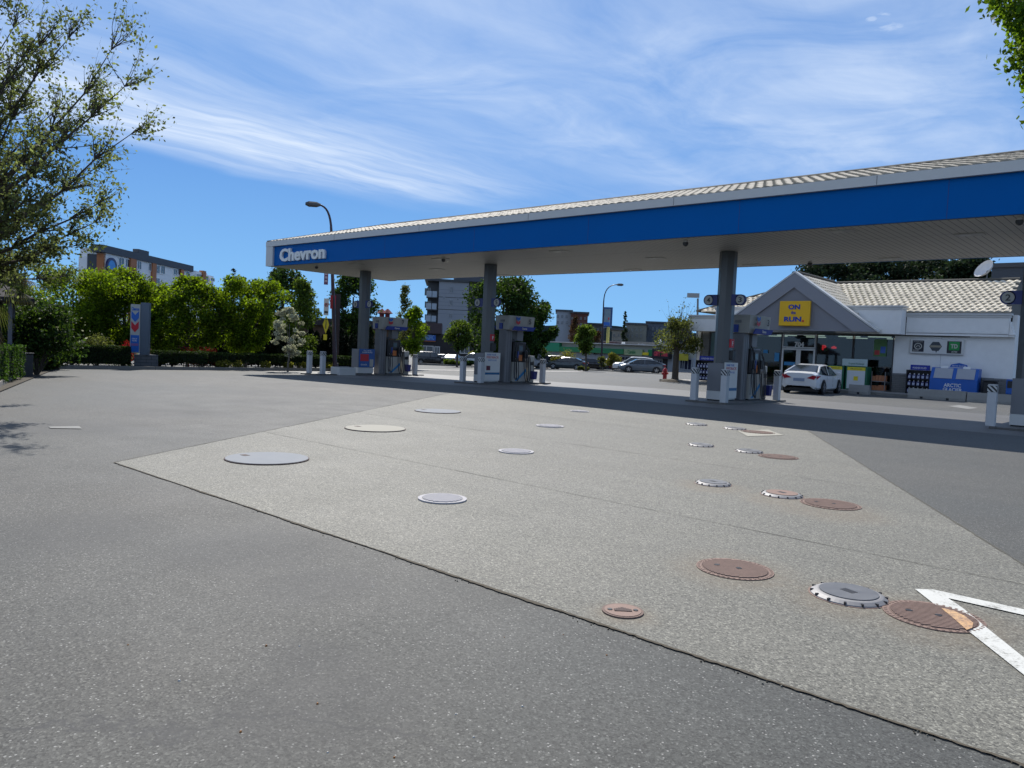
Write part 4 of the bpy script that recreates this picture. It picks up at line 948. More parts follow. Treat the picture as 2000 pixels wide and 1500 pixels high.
text('logo_text', 'PASSPORT', offw, f, (a.x + W_*.07, yy - .006, a.z - H_*.24), (1, 0, 0), (0, 0, 1), W_*.18, H_*.06, .004)
text('logo_text', '24 hr', offw, f, (a.x + W_*.07, yy - .006, c_.z + H_*.18), (1, 0, 0), (0, 0, 1), W_*.11, H_*.10, .004, .02)
mb = MB(); hx, hz, rr = a.x + W_*.49, c_.z + H_*.52, H_*.34
mb.prism([(hx + rr*1.1*math.cos(R(60*i)), yy, hz + rr*math.sin(R(60*i))) for i in range(6)], (0, -1, 0), .006, pmat('logo_slate', (.05, .06, .07), .4))
mb.prism([(hx, yy, hz - rr*.85), (hx + rr*.3, yy, hz - rr*.85), (hx + rr*.15, yy, hz - rr*1.25)], (0, -1, 0), .006, pmat('logo_slate', (.05, .06, .07), .4)); f = mb.build('logo_panel', sg)
MB().box(hx - rr*.95, hx + rr*.95, yy - .009, yy - .0065, hz - rr*.2, hz + rr*.2, pmat('logo_tan', (.28, .25, .18), .5)).build('logo_band', f)
f = MB().box(a.x + W_*.70, a.x + W_*.96, yy - .006, yy, c_.z + H_*.10, a.z - H_*.12, gdark).build('logo_panel', sg)
MB().box(a.x + W_*.735, a.x + W_*.925, yy - .010, yy - .0065, c_.z + H_*.30, a.z - H_*.15, tdg).build('green_square', f)
text('logo_text', 'TD', offw, f, (a.x + W_*.765, yy - .011, c_.z + H_*.42), (1, 0, 0), (0, 0, 1), W_*.13, H_*.28, .004, .05)
text('logo_text', 'ATM', offw, f, (a.x + W_*.78, yy - .006, c_.z + H_*.14), (1, 0, 0), (0, 0, 1), W_*.11, H_*.11, .004, .04)
# satellite dish, dark block behind the roof
p = PY(1925, 552, 48.7)
e = empty('satellite_dish', (p.x, 48.7, 6.4), 'white satellite dish on the shop ridge at the right', 'satellite dish')
mb = MB(); c = Vector((p.x, 48.9, 6.95)); ax = Vector((-.5, -.6, .5)).normalized(); q_ = []; mb.ring([c + ax*t for t in (0, .05, .16, .3)], [.07, .3, .47, .56], pmat('dish_white', (.62, .62, .62), .4), 24, caps=False); mb.build('bowl', e)
MB().ring([(p.x, 48.9, 6.35), tuple(c)], .035, midg, 6).build('mast', e)
e = empty('building', (-8, 62, 0), 'plain dark block rising behind the right end of the shop', 'building')
a, c_ = PY(1938, 516, 62), PY(2090, 545, 62); MB().box(a.x, c_.x + 6, 62, 74, 0, a.z, pmat('dark_cladding', (.055, .065, .08), .7)).build('wall', e)
MB().box(a.x - .1, c_.x + 6, 61.9, 61.998, a.z - .25, a.z + .05, dkgrey).build('parapet', e)

# ---- things in front of the shop
def jugs(name, x0, x1, y, z0, rows, label):
    ro = empty(name, ((x0 + x1)/2, y, z0), label, 'display rack'); H = .36
    mb = MB(); mb.box(x0 - .05, x0, y - .45, y + .15, z0, z0 + rows*H + .15, black); mb.box(x1, x1 + .05, y - .45, y + .15, z0, z0 + rows*H + .15, black); mb.box(x0, x1, y + .1, y + .15, z0, z0 + rows*H + .15, black)
    for r in range(rows): mb.box(x0, x1, y - .45, y + .1, z0 + .03 + r*H, z0 + .055 + r*H, black)
    mb.build('rack', ro); n = int((x1 - x0)/.19); jb = pmat('jug_violet_blue', (.05, .05, .16), .3, var=.2); jc = pmat('jug_label', (.42, .45, .55), .5)
    mb = MB()
    for r in range(rows):
        for i in range(n):
            x = x0 + (i + .5)*(x1 - x0)/n; z = z0 + .06 + r*H
            mb.box(x - .075, x + .075, y - .42, y - .25, z, z + .22, jb, ch=.02); mb.box(x - .055, x + .055, y - .426, y - .4205, z + .04, z + .16, jc); mb.disc((x, y - .33, z + .22), .03, .06, CH['w'], 8)
    mb.build('jugs', ro); MB().box(x0 + .1, x1 - .05, y - .3, y - .2, z0 + rows*H + .16, z0 + rows*H + .42, pmat('header_blue', (.015, .03, .30), .4)).build('header_sign', ro)
    text('header_text', 'WASHER FLUID', CH['w'], ro, (x0 + .2, y - .301, z0 + rows*H + .22), (1, 0, 0), (0, 0, 1), x1 - x0 - .4, .1, .004)
    return ro
jugs('fluid_rack', -11.25, -10.2, 43.8, .15, 3, 'black rack of dark blue fluid jugs left of the blue ice chest')
jugs('fluid_rack', -22.9, -21.5, 43.0, .12, 3, 'black rack of fluid jugs at the far left corner of the shop')
ib = pmat('ice_chest_blue', (.01, .10, .42), .35)
e = empty('ice_chest', (-9.1, 43.5, .15), 'blue ice chest with two grey doors against the shop wall', 'ice chest')
x0, x1, y0 = -10.12, -8.02, 43.1
mb = MB(); mb.prism([(x0, y0, .15), (x0, y0 + .85, .15), (x0, y0 + .85, 1.58), (x0, y0 + .32, 1.58), (x0, y0, 1.0)], (1, 0, 0), x1 - x0, ib); mb.build('cabinet', e)
nx = Vector((0, -.58, .32)).normalized()
for a_, b_ in ((x0 + .16, x0 + .98), (x0 + 1.16, x0 + 1.96)):
    q0 = [Vector((a_, y0 + .02, 1.03)), Vector((b_, y0 + .02, 1.03)), Vector((b_, y0 + .30, 1.54)), Vector((a_, y0 + .30, 1.54))]
    d_ = MB().prism([p + nx*.003 for p in q0], nx, .03, pmat('ice_door_grey', (.36, .37, .40), .4)).build('door', e)
    c = (q0[0] + q0[2])/2; MB().prism([c + Vector((-.16, .14, .14*1.8)) + nx*.034, c + Vector((.16, .14, .252)) + nx*.034, c + Vector((.16, .2, .36)) + nx*.034, c + Vector((-.16, .2, .36)) + nx*.034][::1], nx, .004, CH['w']).build('sticker', d_)
text('chest_text', 'ARCTIC\nGLACIER', CH['w'], e, (-9.5, y0 - .001, .40), (1, 0, 0), (0, 0, 1), .85, .40, .006, .02)
MB().box(-9.4, -8.55, 43.7, 43.75, 1.6, 1.86, CH['w']).build('top_sign', e)
mb = MB(); mb.prism([(-9.38, 43.695, 1.62), (-8.57, 43.695, 1.62), (-8.62, 43.695, 1.75), (-8.97, 43.695, 1.84), (-9.33, 43.695, 1.75)], (0, -1, 0), .004, ib); mb.build('mountain_mark', e)
text('sign_text', 'ARCTIC GLACIER', CH['w'], e, (-9.3, 43.69, 1.65), (1, 0, 0), (0, 0, 1), .65, .07, .004)
grn = pmat('cage_green', (.01, .12, .06), .4); lidw = pmat('cage_white', (.62, .64, .64), .5)
def cage(x0, x1, y, label, top):
    e = empty('propane_cage', ((x0 + x1)/2, y, .15), label, 'gas bottle cage', 'green gas bottle cages by the shop window')
    mb = MB(); mb.box(x0, x1, y, y + .75, .15, 1.42, grn, ch=.02); mb.build('cage_frame', e)
    MB().box(x0 + .09, x1 - .09, y - .025, y - .002, .22, 1.20, lidw).build('door', e)
    MB().box(x0 + .09, x1 - .09, y - .025, y - .002, 1.205, 1.38, lime).build('warning_strip', e)
    text('strip_text', 'PROPANE', letd, e, ((x0 + x1)/2 - .3, y - .026, 1.26), (1, 0, 0), (0, 0, 1), .6, .06, .003)
    MB().disc(((x0 + x1)/2, y - .026, .78), .16, -.006, lime, 4, (0, 1, 0)).build('warning_mark', e)
    if top:
        t_ = MB().box(x0 - .25, x1 - .05, y + .1, y + .2, 1.43, 1.82, pmat('pale_teal', (.42, .52, .52), .5), ch=.02).build('header_sign', e); text('header_text', 'Propane Exchange', grn, e, (x0 + .1, y + .095, 1.5), (1, 0, 0), (0, 0, 1), x1 - x0 - .3, .12, .004)
cage(-15.4, -14.35, 43.1, 'green gas bottle cage half hidden behind the white sedan', False)
cage(-14.25, -13.15, 43.1, 'green gas bottle cage with pale sign on top right of the sedan', True)
e = empty('goods_stand', (-12.7, 43.8, .15), 'low stand of orange boxed goods by the right shop window', 'display stand')
mb = MB(); mb.box(-13.05, -12.35, 43.55, 44.0, .15, .2, midg); mb.box(-13.05, -12.35, 43.55, 44.0, .66, .7, midg)
for x in (-13.05, -12.38): mb.box(x, x + .03, 43.55, 43.58, .2, 1.2, midg)
mb.build('frame', e); mb = MB(); ob = pmat('box_orange', (.42, .16, .07), .5, var=.3, vscale=9)
for z, h_ in ((.2, .3), (.7, .32)):
    for i in range(4): mb.box(-13.02 + i*.165, -12.87 + i*.165, 43.6, 43.95, z, z + h_*random.uniform(.8, 1), ob)
mb.build('boxes', e)
e = empty('litter_bin', (-7.5, 43.6, .15), 'black litter bin against the grey brick base of the shop', 'litter bin')
MB().box(-7.85, -7.28, 43.4, 43.9, .15, 1.0, black, ch=.04).build('bin_body', e); MB().box(-7.88, -7.25, 43.37, 43.93, 1.0, 1.08, dkgrey, ch=.02).build('lid', e)
e = empty('news_box', (-6.35, 41.6, 0), 'blue newspaper box at the right end of the shop front', 'newspaper box')
MB().box(-6.75, -6.3, 42.7, 43.1, .45, 1.15, ib, ch=.03).build('box_body', e); MB().box(-6.57, -6.48, 42.85, 42.95, .15, .45, black).build('post', e); MB().box(-6.7, -6.35, 42.68, 42.699, .75, 1.08, black).build('window', e)
def barrier(a, b, h, label):
    a, b = Vector(a), Vector(b); f = Frame(a, b); e = empty('concrete_barrier', ((a.x + b.x)/2, (a.y + b.y)/2, 0), label, 'barrier')
    mb = MB(); L = f.L; M = f.M
    pr = [(-.18, 0), (-.18, .12), (-.1, h), (.1, h), (.18, .12), (.18, 0)]
    mb.prism([M @ Vector((0, d, z)) for d, z in pr], f.u, L, conc); o = mb.build('block', e)
    mb = MB()
    for t in ((.25, .7) if L > 2 else (.5,)): mb.box(L*t - .06, L*t + .06, .1815, .19, 0, .1, black, M)
    mb.build('lifting_slot', e)
barrier((-10.75, 41.9), (-8.2, 41.9), .48, 'long low concrete barrier in front of the blue ice chest')
barrier((-8.15, 41.9), (-6.3, 41.9), .46, 'concrete barrier in front of the black litter bin')
barrier((-13.6, 41.9), (-12.6, 41.9), .48, 'short concrete block between the white sedan and the gas bottle cage')

# ================================================================ CARS
tail = pmat('tail_lamp_red', (.35, .01, .02), .2); headl = pmat('head_lamp', (.6, .62, .65), .12); chrome = pmat('rim_alloy', (.42, .43, .45), .3, metal=.7)
platem = pmat('number_plate', (.25, .32, .45), .5)
KINDS = {
 'sedan': dict(L=4.75, W=.91, body=[(-2.37, .62, .78, .40), (-2.32, .80, 1.00, .28), (-2.0, .88, 1.08, .22), (-1.2, .91, 1.0, .18), (0, .91, .96, .18), (1.1, .91, .97, .18), (1.75, .89, .88, .2), (2.2, .80, .76, .24), (2.38, .60, .62, .3)],
     cab=[(-2.0, 1.04, .74, .74), (-1.15, 1.40, .76, .56), (-.5, 1.46, .80, .60), (.2, 1.45, .80, .60), (.55, 1.40, .80, .60), (1.35, .96, .80, .74)], wx=(-1.4, 1.42), wr=.33, roof=(1, 4)),
 'suv': dict(L=4.7, W=.93, body=[(-2.33, .72, .95, .45), (-2.28, .86, 1.06, .3), (-1.9, .92, 1.08, .26), (-.5, .93, 1.04, .24), (1.0, .93, 1.04, .24), (1.7, .90, 1.0, .26), (2.15, .84, .9, .3), (2.34, .66, .75, .34)],
     cab=[(-2.25, 1.04, .82, .80), (-2.0, 1.60, .82, .66), (-1.2, 1.70, .84, .68), (.1, 1.70, .84, .68), (.4, 1.66, .84, .68), (1.2, 1.04, .84, .78)], wx=(-1.4, 1.4), wr=.36, roof=(1, 4)),
 'van': dict(L=5.1, W=.96, body=[(-2.5, .9, 1.1, .4), (-2.45, .95, 1.15, .3), (0, .96, 1.12, .28), (1.3, .96, 1.12, .28), (2.2, .9, 1.0, .3), (2.5, .7, .8, .34)],
     cab=[(-2.46, 1.12, .92, .90), (-2.4, 1.95, .92, .82), (0, 2.05, .92, .82), (1.0, 2.0, .92, .8), (1.3, 1.9, .92, .78), (2.15, 1.04, .88, .84)], wx=(-1.55, 1.6), wr=.35, roof=(1, 4)),
}
def car(kind, name, px, py, paint, ang, label, P_=None, detail=True, group='cars parked or waiting beyond the station'):
    """ang: 0 = nose to the right in the picture, 90 = away from the viewer"""
    K = KINDS[kind]; c = Vector(P_) if P_ else G(px, py); bear = math.atan2(c.y, c.x); rz = bear - math.pi/2 + R(ang)
    ro = empty(name, (0, 0, 0), label, 'car' if kind != 'van' else 'van', group)
    pm = pmat('car_' + paint[0], paint[1], paint[2] if len(paint) > 2 else .25, var=.03, coat=.6)
    def loft(secs, fn, mats, mb):
        pr = [[Vector(p) for p in fn(s_)] for s_ in secs]
        for i in range(len(pr) - 1):
            for j in range(len(pr[0]) - 1): mb.face([pr[i][j], pr[i+1][j], pr[i+1][j+1], pr[i][j+1]], mats(i, j))
        mb.face(list(pr[0]), mats(0, 1)); mb.face(list(reversed(pr[-1])), mats(0, 1))
    def body(s_):
        x, w, zt, zb = s_; h = zt - zb
        half = [(w*.85, zb), (w*.98, zb + .12*h), (w, zb + .45*h), (w*.985, zb + .68*h), (w*.93, zb + .9*h), (w*.72, zt), (0, zt + .015)]
        return [(x, y, z) for y, z in half] + [(x, -y, z) for y, z in reversed(half[:-1])]
    mb = MB(); loft(K['body'], body, lambda i, j: pm, mb); bo = mb.build('body', ro, smooth=True)
    cb = K['cab']; r0, r1 = K['roof']
    def cabf(s_):
        x, z, wb, wt = s_; zb = .93 if kind == 'sedan' else 1.02; z = max(z, zb + .01)
        return [(x, wb, zb), (x, wt + .04, z - .07*(z > zb + .15)), (x, wt*.85, z), (x, -wt*.85, z), (x, -wt - .04, z - .07*(z > zb + .15)), (x, -wb, zb)]
    mb = MB(); loft(cb, cabf, lambda i, j: (pm if (r0 <= i < r1 and j in (1, 2, 3)) or (kind == 'van' and i < 3 and j != 2) else carglass), mb); mb.build('cabin', ro, smooth=False)
    mb = MB()
    for s_ in (1, -1):
        for i0, i1, rr in ((0, 1, .05), (len(cb) - 2, len(cb) - 1, .03)):
            a, b_ = cabf(cb[i0]), cabf(cb[i1]); j = 1 if s_ > 0 else 4; mb.ring([a[j], b_[j]], rr, pm, 6)
        zb = .93 if kind == 'sedan' else 1.02; xm = -.25
        mb.prism([(xm, s_*(cb[2][2] + .004), zb), (xm + .07, s_*(cb[2][2] + .004), zb), (xm + .07, s_*(cb[2][3] + .048), cb[2][1] - .08), (xm, s_*(cb[2][3] + .048), cb[2][1] - .08)], (0, s_, 0), .008, pm if kind == 'sedan' else black)
    mb.build('pillars', ro)
    Wd = K['W']; wr = K['wr']
    for x in K['wx']:
        for s_ in (1, -1):
            y = s_*(Wd - .20)
            MB().disc((x, s_*(Wd - .012), wr + .01), wr + .06, s_*.02, black, 24, (0, 1, 0)).build('wheel_arch', ro)
            t_ = MB().disc((x, y, wr), wr, s_*.235, rubber, 24, (0, 1, 0)).build('wheel', ro)
            mb = MB(); mb.disc((x, y + s_*.235, wr), wr*.66, s_*.006, dkgrey, 20, (0, 1, 0))
            for k in range(5):
                M = Matrix.Translation((x, y + s_*.242, wr)) @ Matrix.Rotation(2*math.pi*k/5, 4, 'Y'); mb.box(-.03, .03, -.004, .004, .02, wr*.64, chrome, M)
            mb.build('rim', t_)
    xr, xf = K['body'][1][0], K['body'][-2][0]; zr = K['body'][1][2]; zf = K['body'][-2][2]
    for s_ in (1, -1):
        w1 = K['body'][1][1]; wf = K['body'][-2][1]
        mb = MB(); mb.prism([(xr - .035, s_*w1*.45, zr - .22), (xr - .035, s_*w1*.88, zr - .28), (xr + .02, s_*(w1 + .012), zr - .12), (xr - .03, s_*w1*.80, zr - .08)], (-1, 0, 0), .03, tail)
        mb.prism([(xr - .0, s_*(w1 + .018), zr - .26), (xr + .34, s_*(w1 + .085), zr - .10), (xr + .34, s_*(w1 + .085), zr - .13), (xr + .0, s_*(w1 + .018), zr - .10)], (0, s_, 0), .01, tail); mb.build('taillight', ro)
        mb = MB(); mb.prism([(xf + .0, s_*(wf - .32), zf - .16), (xf + .05, s_*(wf - .1), zf - .16), (xf - .1, s_*(wf + .03), zf - .1), (xf - .02, s_*(wf - .1), zf - .03)], (1, 0, 0), .06, headl); mb.build('headlight', ro)
        zm = .98 if kind == 'sedan' else 1.1; xm = cb[-1][0] - .45
        mb = MB(); mb.box(xm, xm + .1, s_*Wd, s_*(Wd + .18), zm - .02, zm + .12, pm if kind == 'sedan' else black, ch=.03); mb.build('mirror', ro)
    MB().box(K['body'][0][0] - .022, K['body'][0][0] - .002 + .015, -.26, .26, .62 if kind == 'sedan' else .7, .76 if kind == 'sedan' else .84, platem).build('number_plate', ro)
    mb = MB()
    for s_ in (1, -1):
        for x in (-1.05 + .2, .2, 1.05): mb.box(x, x + .012, s_*(Wd*.995), s_*(Wd*.995 + .004), .35, .86, dkgrey)
        for x in (-.62, .42): mb.box(x, x + .18, s_*Wd*.99, s_*(Wd*.99 + .03), .80, .83, pm)
    mb.build('door_seams', ro)
    mb = MB(); mb.box(-K['L']/2 + .3, K['L']/2 - .35, -Wd*.86, Wd*.86, .14, .30, black); mb.build('underside', ro)
    ro.location = c; ro.rotation_euler.z = rz
    return ro
sed = car('sedan', 'parked_car', 0, 0, ('white', (.74, .76, .77), .2), 0, 'white sedan seen from behind in front of the shop door', (-14.5, 39.1, 0), group='cars at the station')
sed.rotation_euler.z = R(95)

# ================================================================ KERBS, HEDGES ON THE LEFT
def kerbrun(name, pts, w_, h, m, label=None, kind='structure'):
    mb = MB()
    for a, b in zip(pts, pts[1:]):
        a, b = Vector((*a, 0)), Vector((*b, 0)); u = (b - a).normalized(); n = Vector((-u.y, u.x, 0))*w_; L = (b - a).length; k = max(1, round(L/2.4))
        for i in range(k):
            p, q_ = a + u*(L*i/k), a + u*(L*(i+1)/k - .012)
            P8 = [p, q_, q_ + n, p + n]; lo = [v + Vector((0, 0, gz(v.x) - .1)) for v in P8]; hi = [v + Vector((0, 0, gz(v.x) + h)) for v in P8]
            mb.face(list(reversed(lo)), m); mb.face(hi, m)
            for j in range(4): mb.face([lo[j], lo[(j+1) % 4], hi[(j+1) % 4], hi[j]], m)
    return mb.build(name, kind=kind)
K1 = [(-15.0, 1.4), (-21.1, 5.3), (-29.4, 8.1)]; K2 = [(-31.2, 8.7), (-38.9, 12.2)]; K3 = [(-38.9, 12.25), (-39.1, 30.5)]
for nm, kk in (('kerb', K1), ('kerb', K2), ('kerb', K3)): kerbrun(nm, [tuple(p) for p in kk][::-1] if nm == '' else kk, .16, .17, conc_d)
soil = pmat('planting_soil', (.055, .045, .03), .95, var=.35, vscale=4, bump=.4, bscale=20)
sheet('planting_bed', [(-15.0, 1.5), (-21.1, 5.4), (-38.9, 12.35), (-60, 12.35), (-60, -30), (-15, -30)], .03, soil)
sheet('planting_bed', [(-39.1, 12.3), (-39.1, 30.5), (-43.2, 30.5), (-43.2, 12.3)], .03, soil)
sheet('sidewalk', [(-43.3, -10), (-43.3, 60), (-45.6, 60), (-45.6, -10)], .02, WALK)
def hedge(name, a, b, depth, h, z0, n, lm, label, leaf=.07, seed=3, gap=False, group='clipped hedges round the forecourt'):
    """clipped hedge from a to b (front line), leaves over stems and a core painted dark"""
    rg = np.random.default_rng(seed); f = Frame(a, b); ro = empty(name, (*((Vector(a) + Vector(b))/2), gz((a[0] + b[0])/2)), label, 'hedge', group)
    L = f.L; nx_ = max(4, int(L/.35)); mb = MB()
    for i in range(nx_):   # irregular core blocks, shade inside the hedge put into their dark colour
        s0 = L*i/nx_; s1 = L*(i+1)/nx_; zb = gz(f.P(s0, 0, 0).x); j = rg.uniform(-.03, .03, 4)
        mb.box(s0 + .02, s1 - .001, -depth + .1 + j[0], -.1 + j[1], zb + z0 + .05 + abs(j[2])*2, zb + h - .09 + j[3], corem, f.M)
    for s_ in np.arange(.2, L, .45): zb = gz(f.P(s_, 0, 0).x); mb.ring([f.P(s_, -depth*.5, zb - .05), f.P(s_ + rg.normal(0, .05), -depth*.5, zb + h*.6)], .018, bark, 5)
    mb.build('twigs_and_shade_core', ro)
    A = [L*(h - z0), L*depth, depth*(h - z0)*2, L*(h - z0)*.6]; k = rg.choice(4, n, p=np.array(A)/sum(A)); P = np.zeros((n, 3))
    s = rg.uniform(0, L, n); d = -rg.uniform(0, depth, n); z = rg.uniform(z0, h, n); e = np.abs(rg.normal(0, .035, n)); bump = .03*np.sin(s*3.1) + .025*np.sin(s*7.7 + 1)
    d = np.where(k == 0, -e + bump, np.where(k == 3, -depth + e, d)); z = np.where(k == 1, h - e + bump*.8 + rg.normal(0, .02, n), z)
    s = np.where(k == 2, np.where(rg.random(n) > .5, e, L - e), s)
    z = z + np.where((k == 0) & (z < z0 + .1), rg.uniform(-.05, .05, n), 0)
    for i in range(n):
        p = f.P(s[i], d[i], z[i]); p.z += gz(p.x); P[i] = p
    leaves('foliage', P, leaf, lm, ro, seed); return ro
H3x = -39.6
def yat(px): 
    d = ray(px, 700); return H3x*d.y/d.x
hedge('clipped_hedge', (H3x, yat(112)), (H3x, yat(256)), 1.0, 1.12, .22, 11000, L_hedge, 'tall dark clipped hedge left of the price sign', .075, 3)
hedge('clipped_hedge', (H3x, yat(309)), (H3x, yat(406)), 1.0, .95, .30, 7000, L_hedge, 'short dark clipped hedge right of the price sign', .07, 4)
hedge('clipped_hedge', (H3x, yat(413)), (H3x, yat(700)), 1.0, .92, .40, 19000, L_hedge, 'longest clipped hedge running behind the two left bollards', .07, 5)
hedge('clipped_hedge', (-32.3, 9.3), (-38.6, 12.3), .9, 1.05, .15, 9000, L_hedge2, 'brighter hedge behind the second kerb on the left', .075, 6)
hedge('clipped_hedge', (-18.5, 3.9), (-28.2, 8.0), 1.1, 1.10, .12, 16000, L_hedge2, 'bright green hedge behind the nearest left kerb', .075, 8)
# low leafy ground plants under the long hedge
rg = np.random.default_rng(12); C = []
for s_ in (440, 462, 515, 560, 590, 430, 640): y = yat(s_); C.append((H3x + .15, y, gz(H3x) + .3))
leaves('ground_cover', blobs(rg, C, [.35]*len(C), 2600, .2, .7), .10, L_yel, None, 12, kind='stuff')
def shrub(name, loc, r, h, n, leaf, lm, label, cat='shrub', seed=1, group=None, nb=9):
    rg = np.random.default_rng(seed); ro = empty(name, loc, label, cat, group); x, y, z = loc; mb = MB(); C = []
    for i in range(nb):
        a = rg.uniform(0, 6.28); q_ = rg.uniform(0, r*.65); C.append((x + math.cos(a)*q_, y + math.sin(a)*q_, z + rg.uniform(.3, .85)*h))
        mb.ring([(x, y, z - .05), ((x + C[-1][0])/2, (y + C[-1][1])/2, z + h*.3), C[-1]], [.03, .02, .008], bark, 5)
    mb.build('stems', ro); leaves('foliage', blobs(rg, C, [min(r, h)*.42]*nb, n, .3, .85), leaf, lm, ro, seed); return ro
for px, py, r, h, lm, lb, sd_ in ((240, 674, .9, .55, L_red, 'red flowering shrub left of the price sign, behind the tall hedge', 1), (395, 683, 1.3, .5, L_red, 'red flowering shrub behind the short hedge', 2), (425, 700, .3, .5, L_red, 'small red flower clump in the gap between the hedges', 5)):
    d = ray(px, py); x = -41.2; p = Vector((x, x*d.y/d.x, 0)); zt = CAM_H + (x/d.x)*d.z
    shrub('flowering_shrub', (x, p.y, gz(x)), r, max(zt - gz(x) + .1, .6), 1700, .085, lm, lb, 'shrub', sd_, 'red flowering shrubs')
    leaves('leaf_mass', blobs(np.random.default_rng(sd_), [(x, p.y, gz(x) + .5)], [r*.9], 900, .1), .08, L_mid, bpy.data.objects[-1] if False else [o for o in bpy.data.objects if o.get('label') == lb][0], sd_ + 50)
for px, py, r, h, lb, sd_ in ((312, 700, .5, .9, 'pale leafy plant just right of the stone sign base', 11), (335, 700, .4, .85, 'pale leafy plant behind the left end of the short hedge', 12), (190, 665, 1.2, 1.7, 'grey green shrub behind the tall hedge, left of the red flowers', 13)):
    d = ray(px, py); x = -40.6; shrub('leafy_shrub', (x, x*d.y/d.x, gz(x)), r, h, 1500, .09, L_yel if sd_ < 13 else L_olive, lb, 'shrub', sd_)

# price sign on its stone base
sx = -40.0; d = ray(272, 700); sy = sx*d.y/d.x; zb = gz(sx)
e = empty('price_sign', (sx, sy, zb), 'tall grey sign slab with blue and red chevrons on a dark stone base', 'sign')
A = Vector((sx, sy, 0)); vr = Vector((-A.y, A.x, 0)).normalized()*-1; vr = Vector((A.y, -A.x, 0)).normalized(); toc = -A.normalized()
f = Frame((A - vr*.9 + toc*.2), (A + vr*1.25 + toc*.2))
mb = MB(); a0, zt = f.at(262, 692); b0, _ = f.at(309, 692)
f.box(mb, a0, b0, zb - .1, zt, -.9, 0, stone); mb.build('stone_base', e)
f2 = Frame(A + toc*.1 + Vector((0, 0, 0)), A + toc*.1 + (vr*math.cos(.35) + toc*math.sin(.35)))
a0, z1 = f2.at(257, 594); b0, z0 = f2.at(275, 690); c0, _ = f2.at(290, 690); _, z2 = f2.at(283, 592)
mb = MB(); f2.box(mb, b0 - .03, c0, zt - .01, z2 + .02, -.2, .06, pmat('sign_side_grey', (.10, .13, .17), .4, var=.05)); body = mb.build('sign_body', e)
z0 = zt + .06
mb = MB(); f2.box(mb, a0, b0 - .035, z0, z1, -.35, .10, pmat('sign_face_white_shaded', (.42, .43, .41), .5)); fp = mb.build('sign_face', e)  # face white lowered so its colour carries the shade
mb = MB(); Wf = b0 - .035 - a0; H_ = z1 - z0
f2.box(mb, a0 + .03, b0 - .06, z0 + .06, z0 + H_*.37, .101, .112, cblue); mb.build('price_panel', fp)
chevrons('emblem', fp, f2.P(a0 + Wf*.1, .101, z0 + H_*.42), f2.u, Wf*.78, H_*.42, .012)
text('sign_text', 'Chevron', cblue, fp, f2.P(a0 + Wf*.1, .101, z1 - H_*.13), f2.u, (0, 0, 1), Wf*.8, H_*.07, .01, .03)
text('sign_text', 'OPEN 24\nHOURS', CH['w'], fp, f2.P(a0 + Wf*.2, .113, z0 + H_*.24), f2.u, (0, 0, 1), Wf*.55, H_*.07, .006)
mb = MB(); f2.box(mb, a0 + Wf*.1, b0 - Wf*.2, z0 + H_*.15, z0 + H_*.20, .113, .118, pmat('panel_mauve', (.20, .10, .28), .5)); mb.build('price_strip', fp)

# black utility bin and shelter at the far left
p = G(40, 737); e = empty('utility_box', p, 'black utility box between the two left kerbs', 'utility box')
mb = MB(); mb.box(p.x - .25, p.x + .12, p.y + .0, p.y + .35, p.z, p.z + .80, black, ch=.02); mb.build('cabinet', e); MB().box(p.x - .27, p.x + .14, p.y - .02, p.y + .37, p.z + .81, p.z + .85, dkgrey, ch=.02).build('lid', e)
e = empty('shelter', (-27.5, 4.2, gz(-27)), 'dark wooden shelter with shingled hip roof behind the left hedge', 'shelter')
c1 = PD(68, 583, 28.5); zr = c1.z; cxs, cys = c1.x, c1.y; sh = pmat('dark_shingle', (.010, .008, .009), .85, var=.4, vscale=8, bump=.5, bscale=12); dw = pmat('dark_wood', (.018, .014, .015), .8)
u = Vector((-.36, -.93, 0)); v_ = Vector((-.93, .36, 0)); O = Vector((cxs, cys, zr)); u = Vector((cxs, cys, 0)).normalized(); v_ = Vector((u.y, -u.x, 0))*-1
mb = MB(); a, b_, c_, d_ = O, O + v_*4.5, O + v_*4.5 + u*4.5, O + u*4.5; ap = O + v_*2.2 + u*2.2 + Vector((0, 0, 1.1))
for P3 in ((a, b_, ap), (b_, c_, ap), (c_, d_, ap), (d_, a, ap)): mb.face(P3, sh)
mb.prism([a - Vector((0, 0, .12)), b_ - Vector((0, 0, .12)), c_ - Vector((0, 0, .12)), d_ - Vector((0, 0, .12))], (0, 0, 1), .118, dw); mb.build('roof', e)
pg = pmat('post_grey', (.12, .12, .14), .6)
for k_, m_ in ((.65, .35), (1.6, .35), (4.1, .35), (.65, 4.1)):
    q_ = O + v_*k_ + u*m_; MB().ring([(q_.x, q_.y, gz(q_.x)), (q_.x, q_.y, zr - .121)], .06, pg, 8).build('post', e)
q_ = O + v_*.9 + u*1.2; mb = MB(); mb.prism([q_ + Vector((0, 0, -zr + gz(q_.x))), q_ + v_*3.2 + Vector((0, 0, -zr + gz(q_.x))), q_ + v_*3.2 + Vector((0, 0, -.13)), q_ + Vector((0, 0, -.13))], u, .1, dw); mb.build('back_wall', e)

